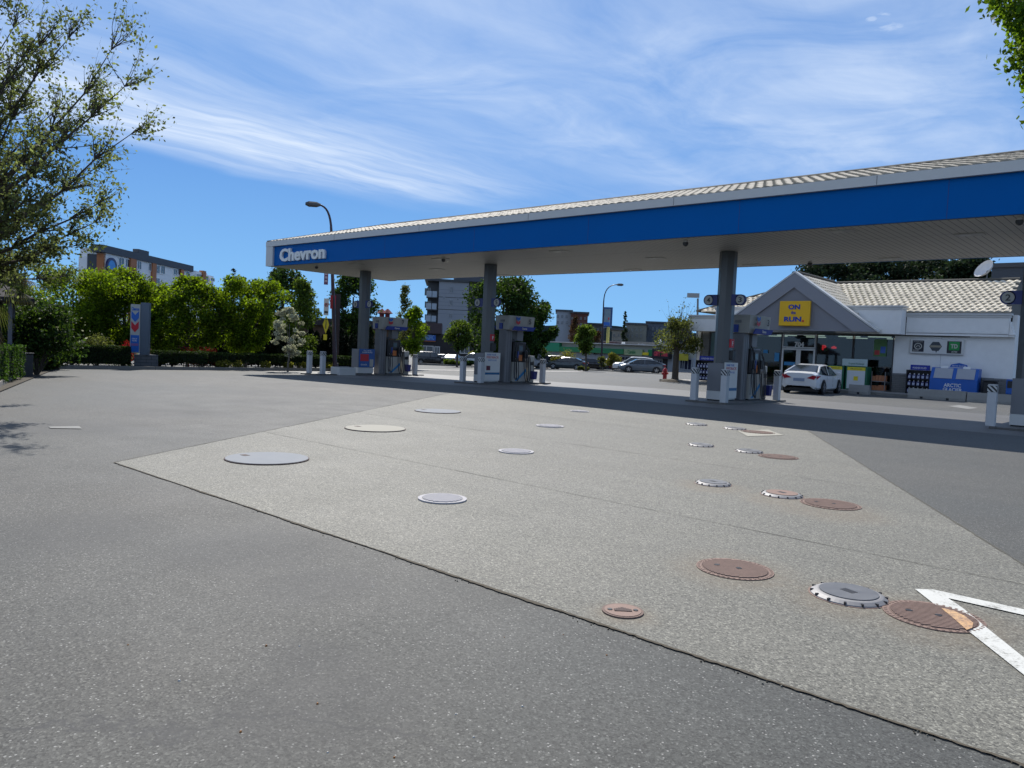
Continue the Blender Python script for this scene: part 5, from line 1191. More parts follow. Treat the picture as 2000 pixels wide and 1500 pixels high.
# ================================================================ STREET FURNITURE
def street_lamp(px, base_py, P0, top, tip, label, m, arm=1):
    """curved steel lamp: P0 base point, top/tip = picture points of the bend and the lantern"""
    D = math.hypot(P0.x, P0.y); a = PD(*top, D); t_ = PD(*tip, D); e = empty('street_lamp', P0, label, 'street lamp')
    pts = [P0 - Vector((0, 0, .1)), P0 + (a - P0)*.5, a]; v = (a - P0).normalized(); c1 = a + v*(t_.z - a.z)*1.0
    for k in range(1, 9):
        s_ = k/8; pts.append((a*(1 - s_)**2 + c1*2*s_*(1 - s_) + t_*s_*s_))
    rr = [.13, .11, .08] + [.07 - .003*k for k in range(8)]
    MB().ring(pts, rr, m, 10).build('pole', e)
    MB().ring([P0, P0 + Vector((0, 0, .5))], [.2, .17], m, 10).build('base', e)
    d = (t_ - pts[-2]).normalized(); d = Vector((t_.x - a.x, t_.y - a.y, 0)).normalized()
    mb = MB(); mb.ring([t_ - d*.15, t_ + d*.1, t_ + d*.55, t_ + d*.75], [.06, .16, .17, .08], dkgrey, 8); mb.build('lantern', e); return e, D
P0 = PD(655, 714, 47.5); P0.z = gz(P0.x)
lamp1, D1 = street_lamp(645, 714, P0, (647, 450), (622, 400), 'tall dark curved street lamp rising above the left end of the canopy', maroon)
def sign_on(px0, py0, px1, py1, D, m, name, parent, off=.12, th=.03):
    a, b = PD(px0, (py0+py1)/2, D - off), PD(px1, (py0+py1)/2, D - off); f = Frame(a, b); s0, z1 = f.at((px0+px1)/2, py0); _, z0 = f.at((px0+px1)/2, py1)
    mb = MB(); f.box(mb, 0, f.L, z0, z1, 0, th, m); return mb.build(name, parent), f, z0, z1
banner = pmat('banner_mauve', (.16, .07, .15), .7, var=.4, vscale=3)
bo, f, z0, z1 = sign_on(633, 528, 641, 556, D1, banner, 'banner', lamp1)
MB_ = MB(); 
for k in (.25, .5, .75): f.box(MB_, f.L*.2, f.L*.8, z0 + (z1-z0)*k - .06, z0 + (z1-z0)*k + .06, .031, .036, pmat('banner_pale', (.45, .40, .48), .7))
MB_.build('banner_print', bo)
sign_on(645, 577, 650, 603, D1, pmat('banner_red', (.35, .02, .03), .7), 'banner', lamp1)
e = empty('traffic_sign', PD(638, 700, D1 - .2), 'white no parking sign with black panel above the yellow diamond', 'traffic sign')
o, f, z0, z1 = sign_on(632.5, 583, 642, 616, D1, CH['w'], 'plate', e, .2)
def ringface(f, cs, cz, r, w_, d0, d1, m, name, parent, n=24, bar=None):
    mb = MB()
    for i in range(n):
        t0, t1 = 2*math.pi*i/n, 2*math.pi*(i+1)/n; mb.face([f.P(cs + q*math.cos(t), d1, cz + q*math.sin(t)) for q, t in ((r - w_, t0), (r, t0), (r, t1), (r - w_, t1))], m)
    if bar: mb.prism([f.P(cs + x*r*.7 + y*w_*.5, d1 - .003, cz - x*r*.7 + y*w_*.5) for x, y in ((-1, -1), (1, -1), (1, 1), (-1, 1))], f.n, .004, m)
    return mb.build(name, parent)
cz = z0 + (z1 - z0)*.62
text('symbol', 'P', letd, e, f.P(f.L*.28, .031, cz - f.L*.28), f.u, (0, 0, 1), f.L*.42, f.L*.56, .004, .04)
ringface(f, f.L*.5, cz, f.L*.42, f.L*.09, .03, .038, red, 'ring', e, bar=True)
mb = MB(); f.box(mb, f.L*.12, f.L*.88, z0 + .12, z0 + .26, .031, .035, letd); mb.build('caption', e)
e = empty('traffic_sign', PD(638, 700, D1 - .25), 'yellow diamond warning sign with small yellow plate below', 'traffic sign')
a, b = PD(630, 636, D1 - .25), PD(643, 636, D1 - .25); f = Frame(a, b); _, zt = f.at(636, 616); _, zb_ = f.at(636, 652); zm = (zt + zb_)/2
mb = MB(); mb.prism([f.P(0, 0, zm), f.P(f.L/2, 0, zb_), f.P(f.L, 0, zm), f.P(f.L/2, 0, zt)], f.n, .03, lime); dm = mb.build('diamond', e)
mb = MB(); f.box(mb, f.L*.44, f.L*.56, zm - .25, zm + .22, .031, .036, letd); mb.disc(f.P(f.L*.5, .031, zm + .3), .05, .006, letd, 10, f.n); mb.build('symbol', dm)
_, q1 = f.at(636, 653); _, q0 = f.at(636, 664); mb = MB(); f.box(mb, f.L*.18, f.L*.72, q0, q1, 0, .03, lime); mb.build('lower_plate', e)
P0 = PD(1174, 721, 98); P0 = Vector((P0.x, P0.y, gz(P0.x)))
lamp2, D2 = street_lamp(1174, 721, P0, (1179, 590), (1206, 556), 'dark curved street lamp beside the blue board in front of the shops', maroon)
light3P = PD(1362, 700, 75); light3P.z = gz(light3P.x)
e = empty('area_light', light3P, 'grey box shaped area light rising behind the left end of the shop', 'area light')
t_ = PD(1363, 583, 75); MB().ring([light3P, t_], [.11, .09], midg, 10).build('pole', e)
a, b = PD(1342, 578, 75), PD(1366, 578, 75); f = Frame(a, b); _, z1 = f.at(1354, 573); _, z0 = f.at(1354, 581); mb = MB(); f.box(mb, 0, f.L, z0, z1, -.3, .3, pmat('fitting_grey', (.35, .36, .36), .5)); mb.build('lamp_head', e)
# big advertising board on a yellow post
Db = D2 + 9; P0 = PD(1185, 700, Db); P0.z = gz(P0.x)
e = empty('advertising_board', P0, 'tall blue framed advertising board on a yellow post beside the far street lamp', 'billboard')
a, b = PD(1178, 620, Db), PD(1196, 620, Db); f = Frame(a, b); _, z1 = f.at(1187, 600); _, z0 = f.at(1187, 640)
MB().ring([P0, Vector((P0.x, P0.y, z0 + .1))], .22, pmat('post_yellow', (.42, .38, .10), .6), 8).build('post', e)
mb = MB(); f.box(mb, 0, f.L, z0, z1, -.6, 0, pmat('board_blue', (.01, .06, .20), .4)); fr = mb.build('case', e)
mb = MB(); f.box(mb, f.L*.1, f.L*.8, z0 + .25, z1 - .25, .001, .03, pmat('advert_print', (.16, .24, .30), .6, var=.7, vscale=1.5)); f.box(mb, f.L*.55, f.L*.68, z0 + 1.1, z0 + 1.4, .031, .04, red); f.box(mb, f.L*.1, f.L*.75, z0 + .3, z0 + .75, .031, .036, cblue); mb.build('print', fr)
# hydrant
p = G(1298, 744); e = empty('fire_hydrant', p, 'red fire hydrant left of the sparse tree', 'fire hydrant')
hr = pmat('hydrant_red', (.40, .012, .02), .4); mb = MB()
mb.ring([p + Vector((0, 0, z)) for z in (0, .06, .07, .62, .64, .70, .80, .86)], [.19, .19, .13, .13, .17, .15, .09, .03], hr, 14); mb.build('barrel', e)
for s_ in (1, -1): MB().disc(p + Vector((s_*.1, 0, .5)), .07, s_*.12, hr, 10, (1, 0, 0)).build('side_cap', e)
MB().disc(p + Vector((0, -.1, .45)), .09, -.1, hr, 10, (0, 1, 0)).build('front_cap', e)
# person
skin = pmat('skin', (.35, .2, .13), .6); navy = pmat('dark_clothes', (.02, .028, .045), .8)
p = Vector(far_p(1068, 93)); b = math.atan2(p.y, p.x)
e = bpy.data.objects.new('person', None); bpy.data.objects.remove(e)
rt = Vector((math.sin(b), -math.cos(b), 0)); fwd = Vector((-math.cos(b), -math.sin(b), 0))
mb = MB(); q3 = lambda s, d, z: p + rt*s + fwd*d + Vector((0, 0, z))
def skinfig(joints, edges, name, mat_, parent=None, **kw):
    me = bpy.data.meshes.new(name); me.from_pydata([tuple(j[0]) for j in joints], edges, []); me.update(); o = bpy.data.objects.new(name, me); col.objects.link(o)
    o.modifiers.new('skin', 'SKIN'); sv = me.skin_vertices[0].data
    for i, j in enumerate(joints): sv[i].radius = (j[1], j[2] if len(j) > 2 else j[1]); sv[i].use_root = i == 0
    sb_ = o.modifiers.new('sub', 'SUBSURF'); sb_.levels = sb_.render_levels = 2
    dg = bpy.context.evaluated_depsgraph_get(); dg.update(); m2 = bpy.data.meshes.new_from_object(o.evaluated_get(dg)); o.modifiers.clear(); o.data = m2; m2.materials.clear(); m2.materials.append(mat_)
    for pl in m2.polygons: pl.use_smooth = True; pl.material_index = 0
    if parent: o.parent = parent
    return tag(o, **kw)
J = [(q3(0, 0, .95), .15, .12), (q3(0, 0, 1.18), .14, .11), (q3(0, 0, 1.42), .17, .12), (q3(0, 0, 1.53), .06), (q3(0, .01, 1.62), .085, .10), (q3(0, .01, 1.72), .075, .09),
     (q3(.19, 0, 1.42), .06), (q3(.25, 0, 1.14), .045), (q3(.26, .08, .90), .035), (q3(.26, .1, .82), .04), (q3(-.19, 0, 1.42), .06), (q3(-.25, .02, 1.14), .045), (q3(-.22, .15, .92), .035), (q3(-.22, .18, .85), .04),
     (q3(.09, 0, .88), .10), (q3(.11, .02, .48), .07), (q3(.12, -.02, .09), .045), (q3(.12, .12, .04), .045), (q3(-.09, 0, .88), .10), (q3(-.11, .05, .48), .07), (q3(-.14, .05, .09), .045), (q3(-.14, .2, .04), .045)]
E_ = [(0, 1), (1, 2), (2, 3), (3, 4), (4, 5), (2, 6), (6, 7), (7, 8), (8, 9), (2, 10), (10, 11), (11, 12), (12, 13), (0, 14), (14, 15), (15, 16), (16, 17), (0, 18), (18, 19), (19, 20), (20, 21)]
per = skinfig(J, E_, 'person', navy, None, label='person in dark clothes standing by the parked cars', cat='person')
hd = MB(); hd.ring([q3(0, .02, z) for z in (1.56, 1.60, 1.67, 1.73, 1.77)], [.05, .082, .092, .085, .03], skin, 12); hd.build('face', per, smooth=True)
hd = MB(); hd.ring([q3(0, -.01, z) for z in (1.66, 1.72, 1.78, 1.81)], [.095, .10, .085, .03], black, 12); hd.build('hair', per, smooth=True)

# ================================================================ FAR CARS

car('suv', 'parked_car', 842, 711, ('black', (.012, .014, .018), .2), 6, 'black suv left of the middle canopy column, by the dark shop front', P_=far_p(842, 100))
car('sedan', 'parked_car', 886, 706, ('silver', (.50, .52, .54), .25), 75, 'silver car partly hidden behind the small round tree', P_=far_p(886, 104))
car('suv', 'parked_car', 925, 711, ('pearl', (.68, .72, .72), .2), 168, 'white car right behind the middle canopy pedestal', P_=far_p(925, 106))
car('van', 'parked_van', 1032, 718, ('van_white', (.62, .65, .70), .3), -4, 'white van behind dispenser 5', P_=far_p(1032, 96))
car('suv', 'parked_car', 1078, 717, ('beige', (.36, .34, .28), .3), 172, 'beige car behind the standing person', P_=far_p(1078, 104))
car('sedan', 'parked_car', 1108, 721, ('dark_green', (.035, .05, .055), .22), 165, 'dark sedan seen from behind, right of the standing person', P_=far_p(1108, 90))
car('sedan', 'parked_car', 1152, 719, ('jet', (.012, .012, .015), .2), 10, 'black car tucked behind the round street tree', P_=far_p(1152, 98))
car('sedan', 'parked_car', 1254, 729, ('slate', (.10, .125, .15), .22), 187, 'slate grey sedan facing left in front of the strip of shops', P_=far_p(1254, 80))
car('suv', 'parked_car', 1238, 716, ('fleet_white', (.70, .70, .70), .25), 185, 'white vehicle behind the slate grey sedan', P_=far_p(1238, 88))
car('sedan', 'parked_car', 0, 0, ('ash', (.32, .33, .34), .25), 178, 'grey car at the far end of the lot behind the small round tree', P_=far_p(862, 113))
car('sedan', 'parked_car', 0, 0, ('cream', (.60, .58, .52), .25), 10, 'cream car between dispenser 5 and the standing person', P_=far_p(1058, 108))
car('sedan', 'parked_car', 0, 0, ('maroon', (.12, .015, .02), .25), 178, 'dark red car left of the slate grey sedan', P_=far_p(1192, 100))
car('suv', 'parked_car', 205, 690, ('teal_blue', (.05, .10, .14), .25), 175, 'blue vehicle half hidden behind the tall hedge', P_=tuple(PD(195, 685, 58))[:2] + (gz(-50),))
car('sedan', 'parked_car', 590, 700, ('mint', (.35, .42, .42), .25), 10, 'pale car glimpsed behind the white flowering tree', P_=tuple(PD(590, 700, 62))[:2] + (gz(-48),))

# ================================================================ BACKGROUND BUILDINGS
bw = pmat('panel_white', (.86, .86, .85), .6, var=.05); bslate = pmat('panel_slate', (.055, .065, .08), .6, var=.06); bor = pmat('panel_orange', (.42, .15, .05), .6, var=.1)
wing = pmat('window_dark', (.05, .065, .08), .12, var=.2, vscale=.3, spec=.9)
def windows(f, e, rects, frame=bw, d=0.0, gls=None):
    for (a, t_, b, bo) in rects:
        s0, z1 = f.at(a, t_, d); s1, z0 = f.at(b, bo, d); s0, s1 = min(s0, s1), max(s0, s1)
        mb = MB(); k = .12; f.box(mb, s0 - k, s1 + k, z1, z1 + k, d - .05, d + .08, frame); f.box(mb, s0 - k, s1 + k, z0 - k, z0, d - .05, d + .08, frame)
        f.box(mb, s0 - k, s0, z0, z1, d - .05, d + .08, frame); f.box(mb, s1, s1 + k, z0, z1, d - .05, d + .08, frame); f.box(mb, (s0+s1)/2 - .04, (s0+s1)/2 + .04, z0, z1, d + .031, d + .07, frame)
        o = mb.build('window', e); mb = MB(); f.box(mb, s0, s1, z0, z1, d - .03, d + .03, gls or wing); mb.build('pane', o)
# hotel-like block at the left
A, B = PD(205, 600, 132), PD(412, 600, 165); f = Frame(A, B); gb = gz(A.x) - 1
e = empty('apartment_block', (A.x, A.y, gb), 'white and orange apartment block with dark roof storey behind the left trees', 'building')
_, zw = f.at(236, 493)
mb = MB(); f.box(mb, 0, f.at(350, 518)[0], gb, zw, -4, 0, bw); f.box(mb, f.at(350, 518)[0], f.at(405, 532)[0], gb, f.at(378, 528)[1], -4, -.02, bw); f.box(mb, f.at(405, 532)[0], f.at(421, 540)[0], gb, f.at(412, 538)[1], -4, -.4, bw); mb.build('wall', e)
mb = MB(); f.box(mb, f.at(197, 480)[0], f.at(375, 503)[0], zw - .6, f.at(197, 476, .6)[1], -1.6, .35, bslate); f.box(mb, f.at(277, 480)[0], f.at(297, 480)[0], f.at(287, 494)[1] - .8, f.at(287, 489)[1], -1.5, -.5, bslate); mb.build('roof_storey', e)
mb = MB()
for a_, b_, t_ in ((252, 264, 497), (295, 303, 507), (351, 357, 520), (394, 400, 529)): f.box(mb, f.at(a_, t_)[0], f.at(b_, t_)[0], gb, f.at((a_+b_)/2, t_)[1], -.5, .3, bor)
mb.build('orange_panel', e)
f3 = Frame(PD(152, 600, 133), PD(205, 600, 131.8)); mb = MB(); f3.box(mb, f3.at(190, 500)[0], f3.at(203.5, 496)[0], gb, f3.at(196, 495)[1], -3, .22, bor); f3.box(mb, f3.at(171, 500)[0], f3.at(190, 500)[0], gb, f3.at(180, 496)[1], -3, .1, bslate); f3.box(mb, 0, f3.at(171, 500)[0], gb, f3.at(160, 501)[1], -3, 0, bw); mb.build('side_wing', e)
windows(f, e, [(232, 503, 241, 521), (245, 506, 252, 522), (268, 510, 275, 526), (290, 514, 294.5, 529), (304, 518, 311, 534), (314, 519, 321, 535), (339, 525, 345, 537), (345.5, 525, 351, 537), (363, 530, 369, 541), (384, 535, 389, 546), (390, 536, 394, 546), (401, 539, 406, 550), (411, 543, 418, 549), (232, 529, 241, 540), (245, 531, 252, 541), (268, 536, 275, 548), (304, 543, 311, 556)], d=.02)
lg = empty('round_logo_sign', f.P(5, .3, zw - 5), 'round blue logo sign on the white wall of the apartment block', 'sign')
cs, cz = f.at(219, 521, .3); mb = MB(); mb.disc(f.P(cs, .05, cz), 1.35, .3, pmat('logo_navy', (.02, .03, .12), .4), 28, f.n); mb.build('disc', lg); mb = MB(); mb.disc(f.P(cs - .15, .351, cz), .95, .02, pmat('logo_sky', (.05, .30, .70), .4), 24, f.n); mb.build('logo', lg)
# low brown commercial building behind the cypress row
A, B = PD(430, 650, 92), PD(770, 650, 96); f = Frame(A, B); gb = gz(A.x) - 1; e = empty('commercial_building', (A.x, A.y, gb), 'low brown commercial building behind the row of dark cypresses', 'building')
mb = MB(); brn = pmat('wall_brown', (.13, .075, .045), .8, var=.15); f.box(mb, 0, f.L, gb, f.at(600, 634)[1], -12, 0, brn); mb.build('wall', e)
mb = MB(); f.box(mb, -.4, f.L + .4, f.at(600, 634)[1], f.at(640, 622)[1], -12.4, .5, pmat('fascia_brown', (.05, .04, .04), .7)); mb.build('roof_band', e)
windows(f, e, [(662, 663, 676, 680), (700, 655, 712, 672), (722, 660, 735, 680), (470, 660, 480, 676)], frame=brn)
A = PD(706, 640, 93); mb = MB(); o = empty('chimney_stack', (A.x, A.y, 4), 'pair of small red roof vents on the brown building', 'roof vent')
for px in (746, 757): q_ = PD(px, 612, 97); mb.ring([Vector((q_.x, q_.y, f.at(600, 622)[1])), q_ + Vector((0, 0, -.1)), q_, q_ + Vector((0, 0, .55))], [.3, .3, .7, .1], pmat('vent_red', (.20, .02, .02), .6), 8)
mb.build('vents', o)
# red post and tall brown pylon beside the lamp
q_ = PD(658, 700, 55); e = empty('pylon', (q_.x, q_.y, gz(q_.x)), 'slim dark brown pylon right of the yellow diamond sign', 'pylon')
a, b = PD(651, 650, 55), PD(663, 650, 55); f = Frame(a, b); mb = MB(); f.box(mb, 0, f.L, gz(a.x), f.at(657, 574)[1], -.4, 0, pmat('pylon_brown', (.03, .018, .018), .6)); mb.build('shaft', e)
mb = MB(); f.box(mb, -.05, .12, f.at(650, 640)[1], f.at(650, 615)[1], .001, .05, pmat('pylon_edge', (.4, .38, .36), .6)); f.box(mb, -.2, .1, f.at(650, 603)[1], f.at(650, 577)[1], .001, .05, pmat('banner_red', (.35, .02, .03), .7)); mb.build('edge_strip', e)
q_ = PD(428, 690, 60); e = empty('brick_pillar', (q_.x, q_.y, gz(q_.x)), 'reddish tapered pillar with white band behind the short hedge', 'pillar')
mb = MB(); z_ = gz(q_.x); zt = PD(428, 632, 60).z; brp = pmat('pillar_brown', (.10, .05, .04), .8)
mb.ring([(q_.x, q_.y, z_), (q_.x, q_.y, z_ + (zt - z_)*.55), (q_.x, q_.y, zt - .3)], [.28, .30, .48], brp, 4); mb.build('shaft', e); MB().ring([(q_.x, q_.y, zt - .3), (q_.x, q_.y, zt)], [.5, .05], brp, 4).build('cap', e)
MB().ring([(q_.x, q_.y, z_ + .9), (q_.x, q_.y, z_ + 1.05)], .33, CH['w'], 4).build('band', e)
# grey apartment tower
A, B = PD(829, 650, 152), PD(912, 650, 152); f = Frame(A, B); gb = gz(A.x) - 1; e = empty('apartment_tower', (A.x, A.y, gb), 'grey apartment tower with stacked balconies left of the middle column', 'building')
gry = pmat('tower_grey', (.27, .29, .32), .7, var=.04); dkp = pmat('tower_dark', (.05, .055, .06), .6)
zt = f.at(870, 550)[1]; sm = f.at(856, 600)[0]
mb = MB(); f.box(mb, sm, f.L - 0, gb, zt, -14, 0, gry); mb.build('wall', e)
mb = MB(); f.box(mb, .3, sm - .02, gb, zt, -14, -1.6, dkp); f.box(mb, -.3, f.L, zt + .01, zt + .45, -14, .4, dkp); f.box(mb, f.L, f.L + 3.5, gb, zt - .5, -14, -1, dkp); f.box(mb, f.at(887, 545)[0], f.L + 4, zt + .46, zt + 3, -14, -2, pmat('penthouse_slate', (.07, .08, .10), .7)); mb.build('dark_bay', e)
for a_, b_ in ((561, 582), (587, 606), (612, 630)):
    z1, z0 = f.at(842, a_ + 8)[1], f.at(842, b_ - 8)[1]; zf = f.at(842, b_ - 2)[1]
    o = MB(); f.box(o, .1, sm - .3, zf - .2, zf, -1.6, .3, dkp); bo = o.build('balcony', e); mb = MB(); f.box(mb, .1, sm*.45, zf, zf + 1.15, .22, .28, pmat('balcony_glass', (.30, .36, .42), .15)); f.box(mb, sm*.5, sm - .35, zf, zf + 1.15, .22, .28, pmat('balcony_glass', (.30, .36, .42), .15)); mb.build('railing', bo)
    windows(f, e, [(831, a_ + 3, 834, b_ - 6), (836, a_ + 1, 841, b_ - 5)], frame=dkp, d=-1.58)
windows(f, e, [(880, 561, 884, 571), (879, 587, 883, 596), (878, 613, 882, 620), (866, 581, 868, 583), (893, 583, 895, 586)], frame=gry)
mb = MB()
for yy in (581, 605): z_ = f.at(870, yy)[1]; f.box(mb, sm, f.L, z_, z_ + .12, .001, .02, dkp)
for yy in (566, 573, 590, 597, 613): z_ = f.at(870, yy)[1]; f.box(mb, sm, f.L, z_, z_ + .05, .001, .012, pmat('seam_grey', (.15, .16, .18), .7))
mb.build('panel_seams', e)
# dark shop with blue sign
A, B = PD(822, 680, 122), PD(940, 680, 122); f = Frame(A, B); gb = gz(A.x) - 1; e = empty('dark_shop', (A.x, A.y, gb), 'low dark shop front with blue sign board behind the black suv', 'building')
mb = MB(); f.box(mb, 0, f.L, gb, f.at(850, 652)[1], -10, 0, pmat('shop_charcoal', (.022, .02, .022), .7)); f.box(mb, -.5, f.at(863, 640)[0], f.at(850, 652)[1] + .01, f.at(850, 631)[1], -10, .8, pmat('awning_maroon', (.06, .04, .045), .7)); mb.build('wall', e)
mb = MB(); f.box(mb, f.at(824, 660)[0], f.at(851, 660)[0], f.at(838, 665)[1], f.at(838, 654)[1], .02, .3, cblue); so = mb.build('sign_board', e)
text('sign_text', 'PACIFIC', pmat('text_pale_blue', (.20, .38, .70), .4), so, f.P(f.at(827, 660)[0], .3, f.at(838, 663.5)[1]), f.u, (0, 0, 1), f.at(848, 660)[0] - f.at(827, 660)[0], .75, .05, .02)
mb = MB(); f.box(mb, f.at(824, 660)[0], f.at(851, 660)[0], f.at(838, 667)[1], f.at(838, 665.5)[1], .02, .32, bor); mb.build('sign_light', e)
windows(f, e, [(821, 676, 845, 688), (850, 678, 857, 695), (900, 676, 915, 690)], frame=trimg, gls=pmat('shop_window_pale', (.13, .15, .16), .2))
# red gable roof glimpse + pale block + brick block
for (pa, pb, D, yt, m, lb, nm) in ((1085, 1114, 170, 608, pmat('block_pale', (.36, .40, .45), .7), 'pale grey block behind the big dark tree', 'building'), (1113, 1146, 168, 612, pmat('block_brick_red', (.12, .045, .035), .8, var=.15), 'red brick block right of the big dark tree', 'building'),
                                   (1146, 1180, 175, 634, pmat('block_dull', (.10, .11, .11), .8), 'dull grey building behind the round street tree', 'building'), (1195, 1222, 150, 645, pmat('block_beige', (.24, .225, .19), .8), 'beige building right of the advertising board', 'building'),
                                   (1222, 1262, 158, 634, pmat('block_olive', (.20, .20, .17), .8), 'olive grey apartment building behind the strip of shops', 'building'), (1262, 1350, 170, 632, pmat('block_bluegrey', (.10, .12, .15), .8), 'blue grey apartment building behind the sparse tree', 'building'),
                                   (905, 944, 130, 655, pmat('roof_dark_red', (.16, .03, .03), .8), 'dark red roofed building left of the middle column base', 'building')):
    A, B = PD(pa, 660, D), PD(pb, 660, D); f = Frame(A, B); gb = gz(A.x) - 1; e = empty(nm, (A.x, A.y, gb), lb, 'building')
    mb = MB(); zt = f.at((pa + pb)/2, yt)[1]; f.box(mb, 0, f.L, gb, zt, -12, 0, m); mb.build('wall', e)
    mb = MB(); f.box(mb, -.3, f.L + .3, zt + .001, zt + .35, -12.3, .4, bslate); mb.build('roof_edge', e)
    if D > 140:
        R_ = []; w0 = pa + 3
        while w0 + 4 < pb: R_ += [(w0, yt + 7, w0 + 3.2, yt + 13), (w0, yt + 19, w0 + 3.2, yt + 25)]; w0 += 8.5
        windows(f, e, R_, frame=m)
# strip of shops
A, B = PD(1040, 700, 116), PD(1356, 700, 97); f = Frame(A, B); gb = gz(A.x) - 1.2; e = empty('shop_strip', (A.x, A.y, gb), 'long low strip of shops with green fascia beyond the lot', 'building')
pw = pmat('shop_wall_pale', (.30, .33, .37), .7, var=.06); sg_ = pmat('fascia_green', (.01, .20, .07), .5); z_t = f.at(1300, 684)[1]; z_b = f.at(1300, 697)[1]
mb = MB(); f.box(mb, 0, f.L, gb, z_b, -10, 0, pw); mb.build('wall', e)
mb = MB(); zz1, zz0 = f.at(1200, 681)[1], f.at(1200, 691)[1]; f.box(mb, f.at(1095, 685)[0], f.at(1222, 685)[0], zz0, zz1, .01, .5, sg_); f.box(mb, f.at(1270, 690)[0], f.at(1280, 690)[0], z_b, z_t, .01, .5, sg_); f.box(mb, 0, f.at(1097, 680)[0], f.at(1070, 686)[1], f.at(1070, 669)[1], -3, .52, pmat('box_green', (.01, .24, .12), .5)); mb.build('green_fascia', e)
mb = MB(); f.box(mb, 0, f.L, z_b + .002, z_t + .5, -10, -.001, pmat('fascia_pale', (.34, .36, .33), .6)); f.box(mb, -.3, f.L + .3, z_t + .502, z_t + .62, -10.2, .56, trimg); mb.build('parapet', e)
mb = MB(); f.box(mb, f.at(1222, 690)[0], f.at(1258, 690)[0], z_b, z_t - .05, .01, .4, pmat('sign_pale_lime', (.32, .40, .22), .5)); so = mb.build('sign_board', e); text('sign_text', 'Cambie', sg_, so, f.P(f.at(1230, 690)[0], .4, z_b + .2), f.u, (0, 0, 1), 1.3, .5, .03)
mb = MB(); f.box(mb, f.at(1260, 690)[0], f.at(1272, 690)[0], z_b + .1, z_b + .45, .52, .56, lime); mb.build('yellow_panel', e)
mb = MB(); f.box(mb, f.at(1280, 690)[0], f.at(1313, 690)[0], z_b - .25, z_t + .1, .02, .7, gdark); so = mb.build('sign_board', e); text('sign_text', 'GIFT TREE', pmat('text_rose', (.60, .06, .09), .4), so, f.P(f.at(1284, 690)[0], .7, z_b + .05), f.u, (0, 0, 1), f.at(1311, 690)[0] - f.at(1284, 690)[0], z_t - z_b - .25, .04, .05)
mb = MB(); f.box(mb, f.at(1322, 690)[0], f.at(1350, 690)[0], z_b - .35, z_t - .35, .52, .62, pmat('sign_mustard', (.40, .36, .03), .5)); mb.build('sign_board', e)
windows(f, e, [(1212, 697, 1230, 712), (1236, 697, 1254, 712), (1258, 697, 1277, 714), (1285, 704, 1292, 724), (1330, 702, 1336, 720), (1338, 702, 1350, 722)], frame=pw, gls=pmat('shop_window_dark', (.015, .02, .05), .15))
mb = MB(); f.box(mb, f.at(1294, 710)[0], f.at(1304, 710)[0], gb + .3, f.at(1300, 701)[1], .01, .03, black); mb.build('doorway', e)
g_t = pmat('flat_roof_beige', (.27, .25, .22), .85, var=.1)
A, B = PD(1168, 690, 128), PD(1330, 690, 116); f = Frame(A, B); gb = gz(A.x) - 1; e = empty('flat_roof_building', (A.x, A.y, gb), 'beige roofed low building rising behind the green fascia shops', 'building')
mb = MB(); f.box(mb, 0, f.L, gb, f.at(1260, 668)[1], -14, 0, g_t); mb.build('wall', e)
mb = MB(); f.box(mb, f.at(1180, 680)[0], f.at(1212, 680)[0], f.at(1195, 684)[1], f.at(1195, 669)[1], .01, 1.2, pmat('roof_maroon', (.10, .025, .02), .8)); mb.build('maroon_front', e)
for px, w_, yt, yb, c, lb in ((1217, 8, 668, 680, red, 'red box with white top on the low roof'), (1252, 16, 671, 684, dkgrey, 'dark roof unit in the middle of the low roof'), (1288, 8, 663, 683, midg, 'tall grey roof vent left of the sparse tree')):
    q_ = PD(px, 690, 112); e = empty('roof_unit', (q_.x, q_.y, 3), lb, 'roof unit'); a, b = PD(px - w_/2, 680, 112), PD(px + w_/2, 680, 112); f = Frame(a, b); z0, z1 = f.at(px, yb + 4)[1], f.at(px, yt)[1]
    mb = MB(); f.box(mb, 0, f.L, z0, z0 + (z1 - z0)*.62, -1, 0, c); mb.build('housing', e); mb = MB(); mb.ring([f.P(f.L/2, -.5, z0 + (z1-z0)*.625), f.P(f.L/2, -.5, z1)], [f.L*.5, f.L*.42], CH['w'] if c != dkgrey else midg, 10); mb.build('top', e)
# distant wooded hill, bluish haze put into its colour
hm = groundmat('hill_wooded_haze', (.025, .042, .048), (.03, .05, .045), 1.4, .6, 0, .9)
mb = MB(); n = 60; prev = None
for i in range(n + 1):
    t = i/n; px = 560 + t*900; D = 820; base = PD(px, 640, D); top = PD(px, 634 + (1 - math.sin(math.pi*t))*20 + 3*math.sin(t*23) + 2*math.sin(t*61) + (px - 1000)*.004, D)
    cur = [Vector((base.x, base.y, -6)), top, Vector((base.x*1.35, base.y*1.35, top.z + 8)), Vector((base.x*1.6, base.y*1.6, -6))]
    if prev: 
        for j in range(3): mb.face([prev[j], cur[j], cur[j+1], prev[j+1]], hm)
    prev = cur
mb.build('hill', kind='structure', smooth=True)
# island of planting in front of the far car park
kb = [Vector(far_p(1130, 88)), Vector(far_p(1200, 84)), Vector(far_p(1300, 73))]; 
mb = MB()
for a, b in zip(kb, kb[1:]):
    f = Frame(a, b); f.box(mb, 0, f.L, gz(a.x) - .3, gz((a.x + b.x)/2) + .14, -.25, 0, conc_d)
mb.build('kerb', kind='structure')
mb = MB(); a, b = Vector(far_p(815, 93)), Vector(far_p(1060, 85)); f = Frame(a, b); f.box(mb, 0, f.L, gz(a.x) - .4, gz((a.x + b.x)/2) + .10, -.25, 0, conc_d); mb.build('kerb', kind='structure')

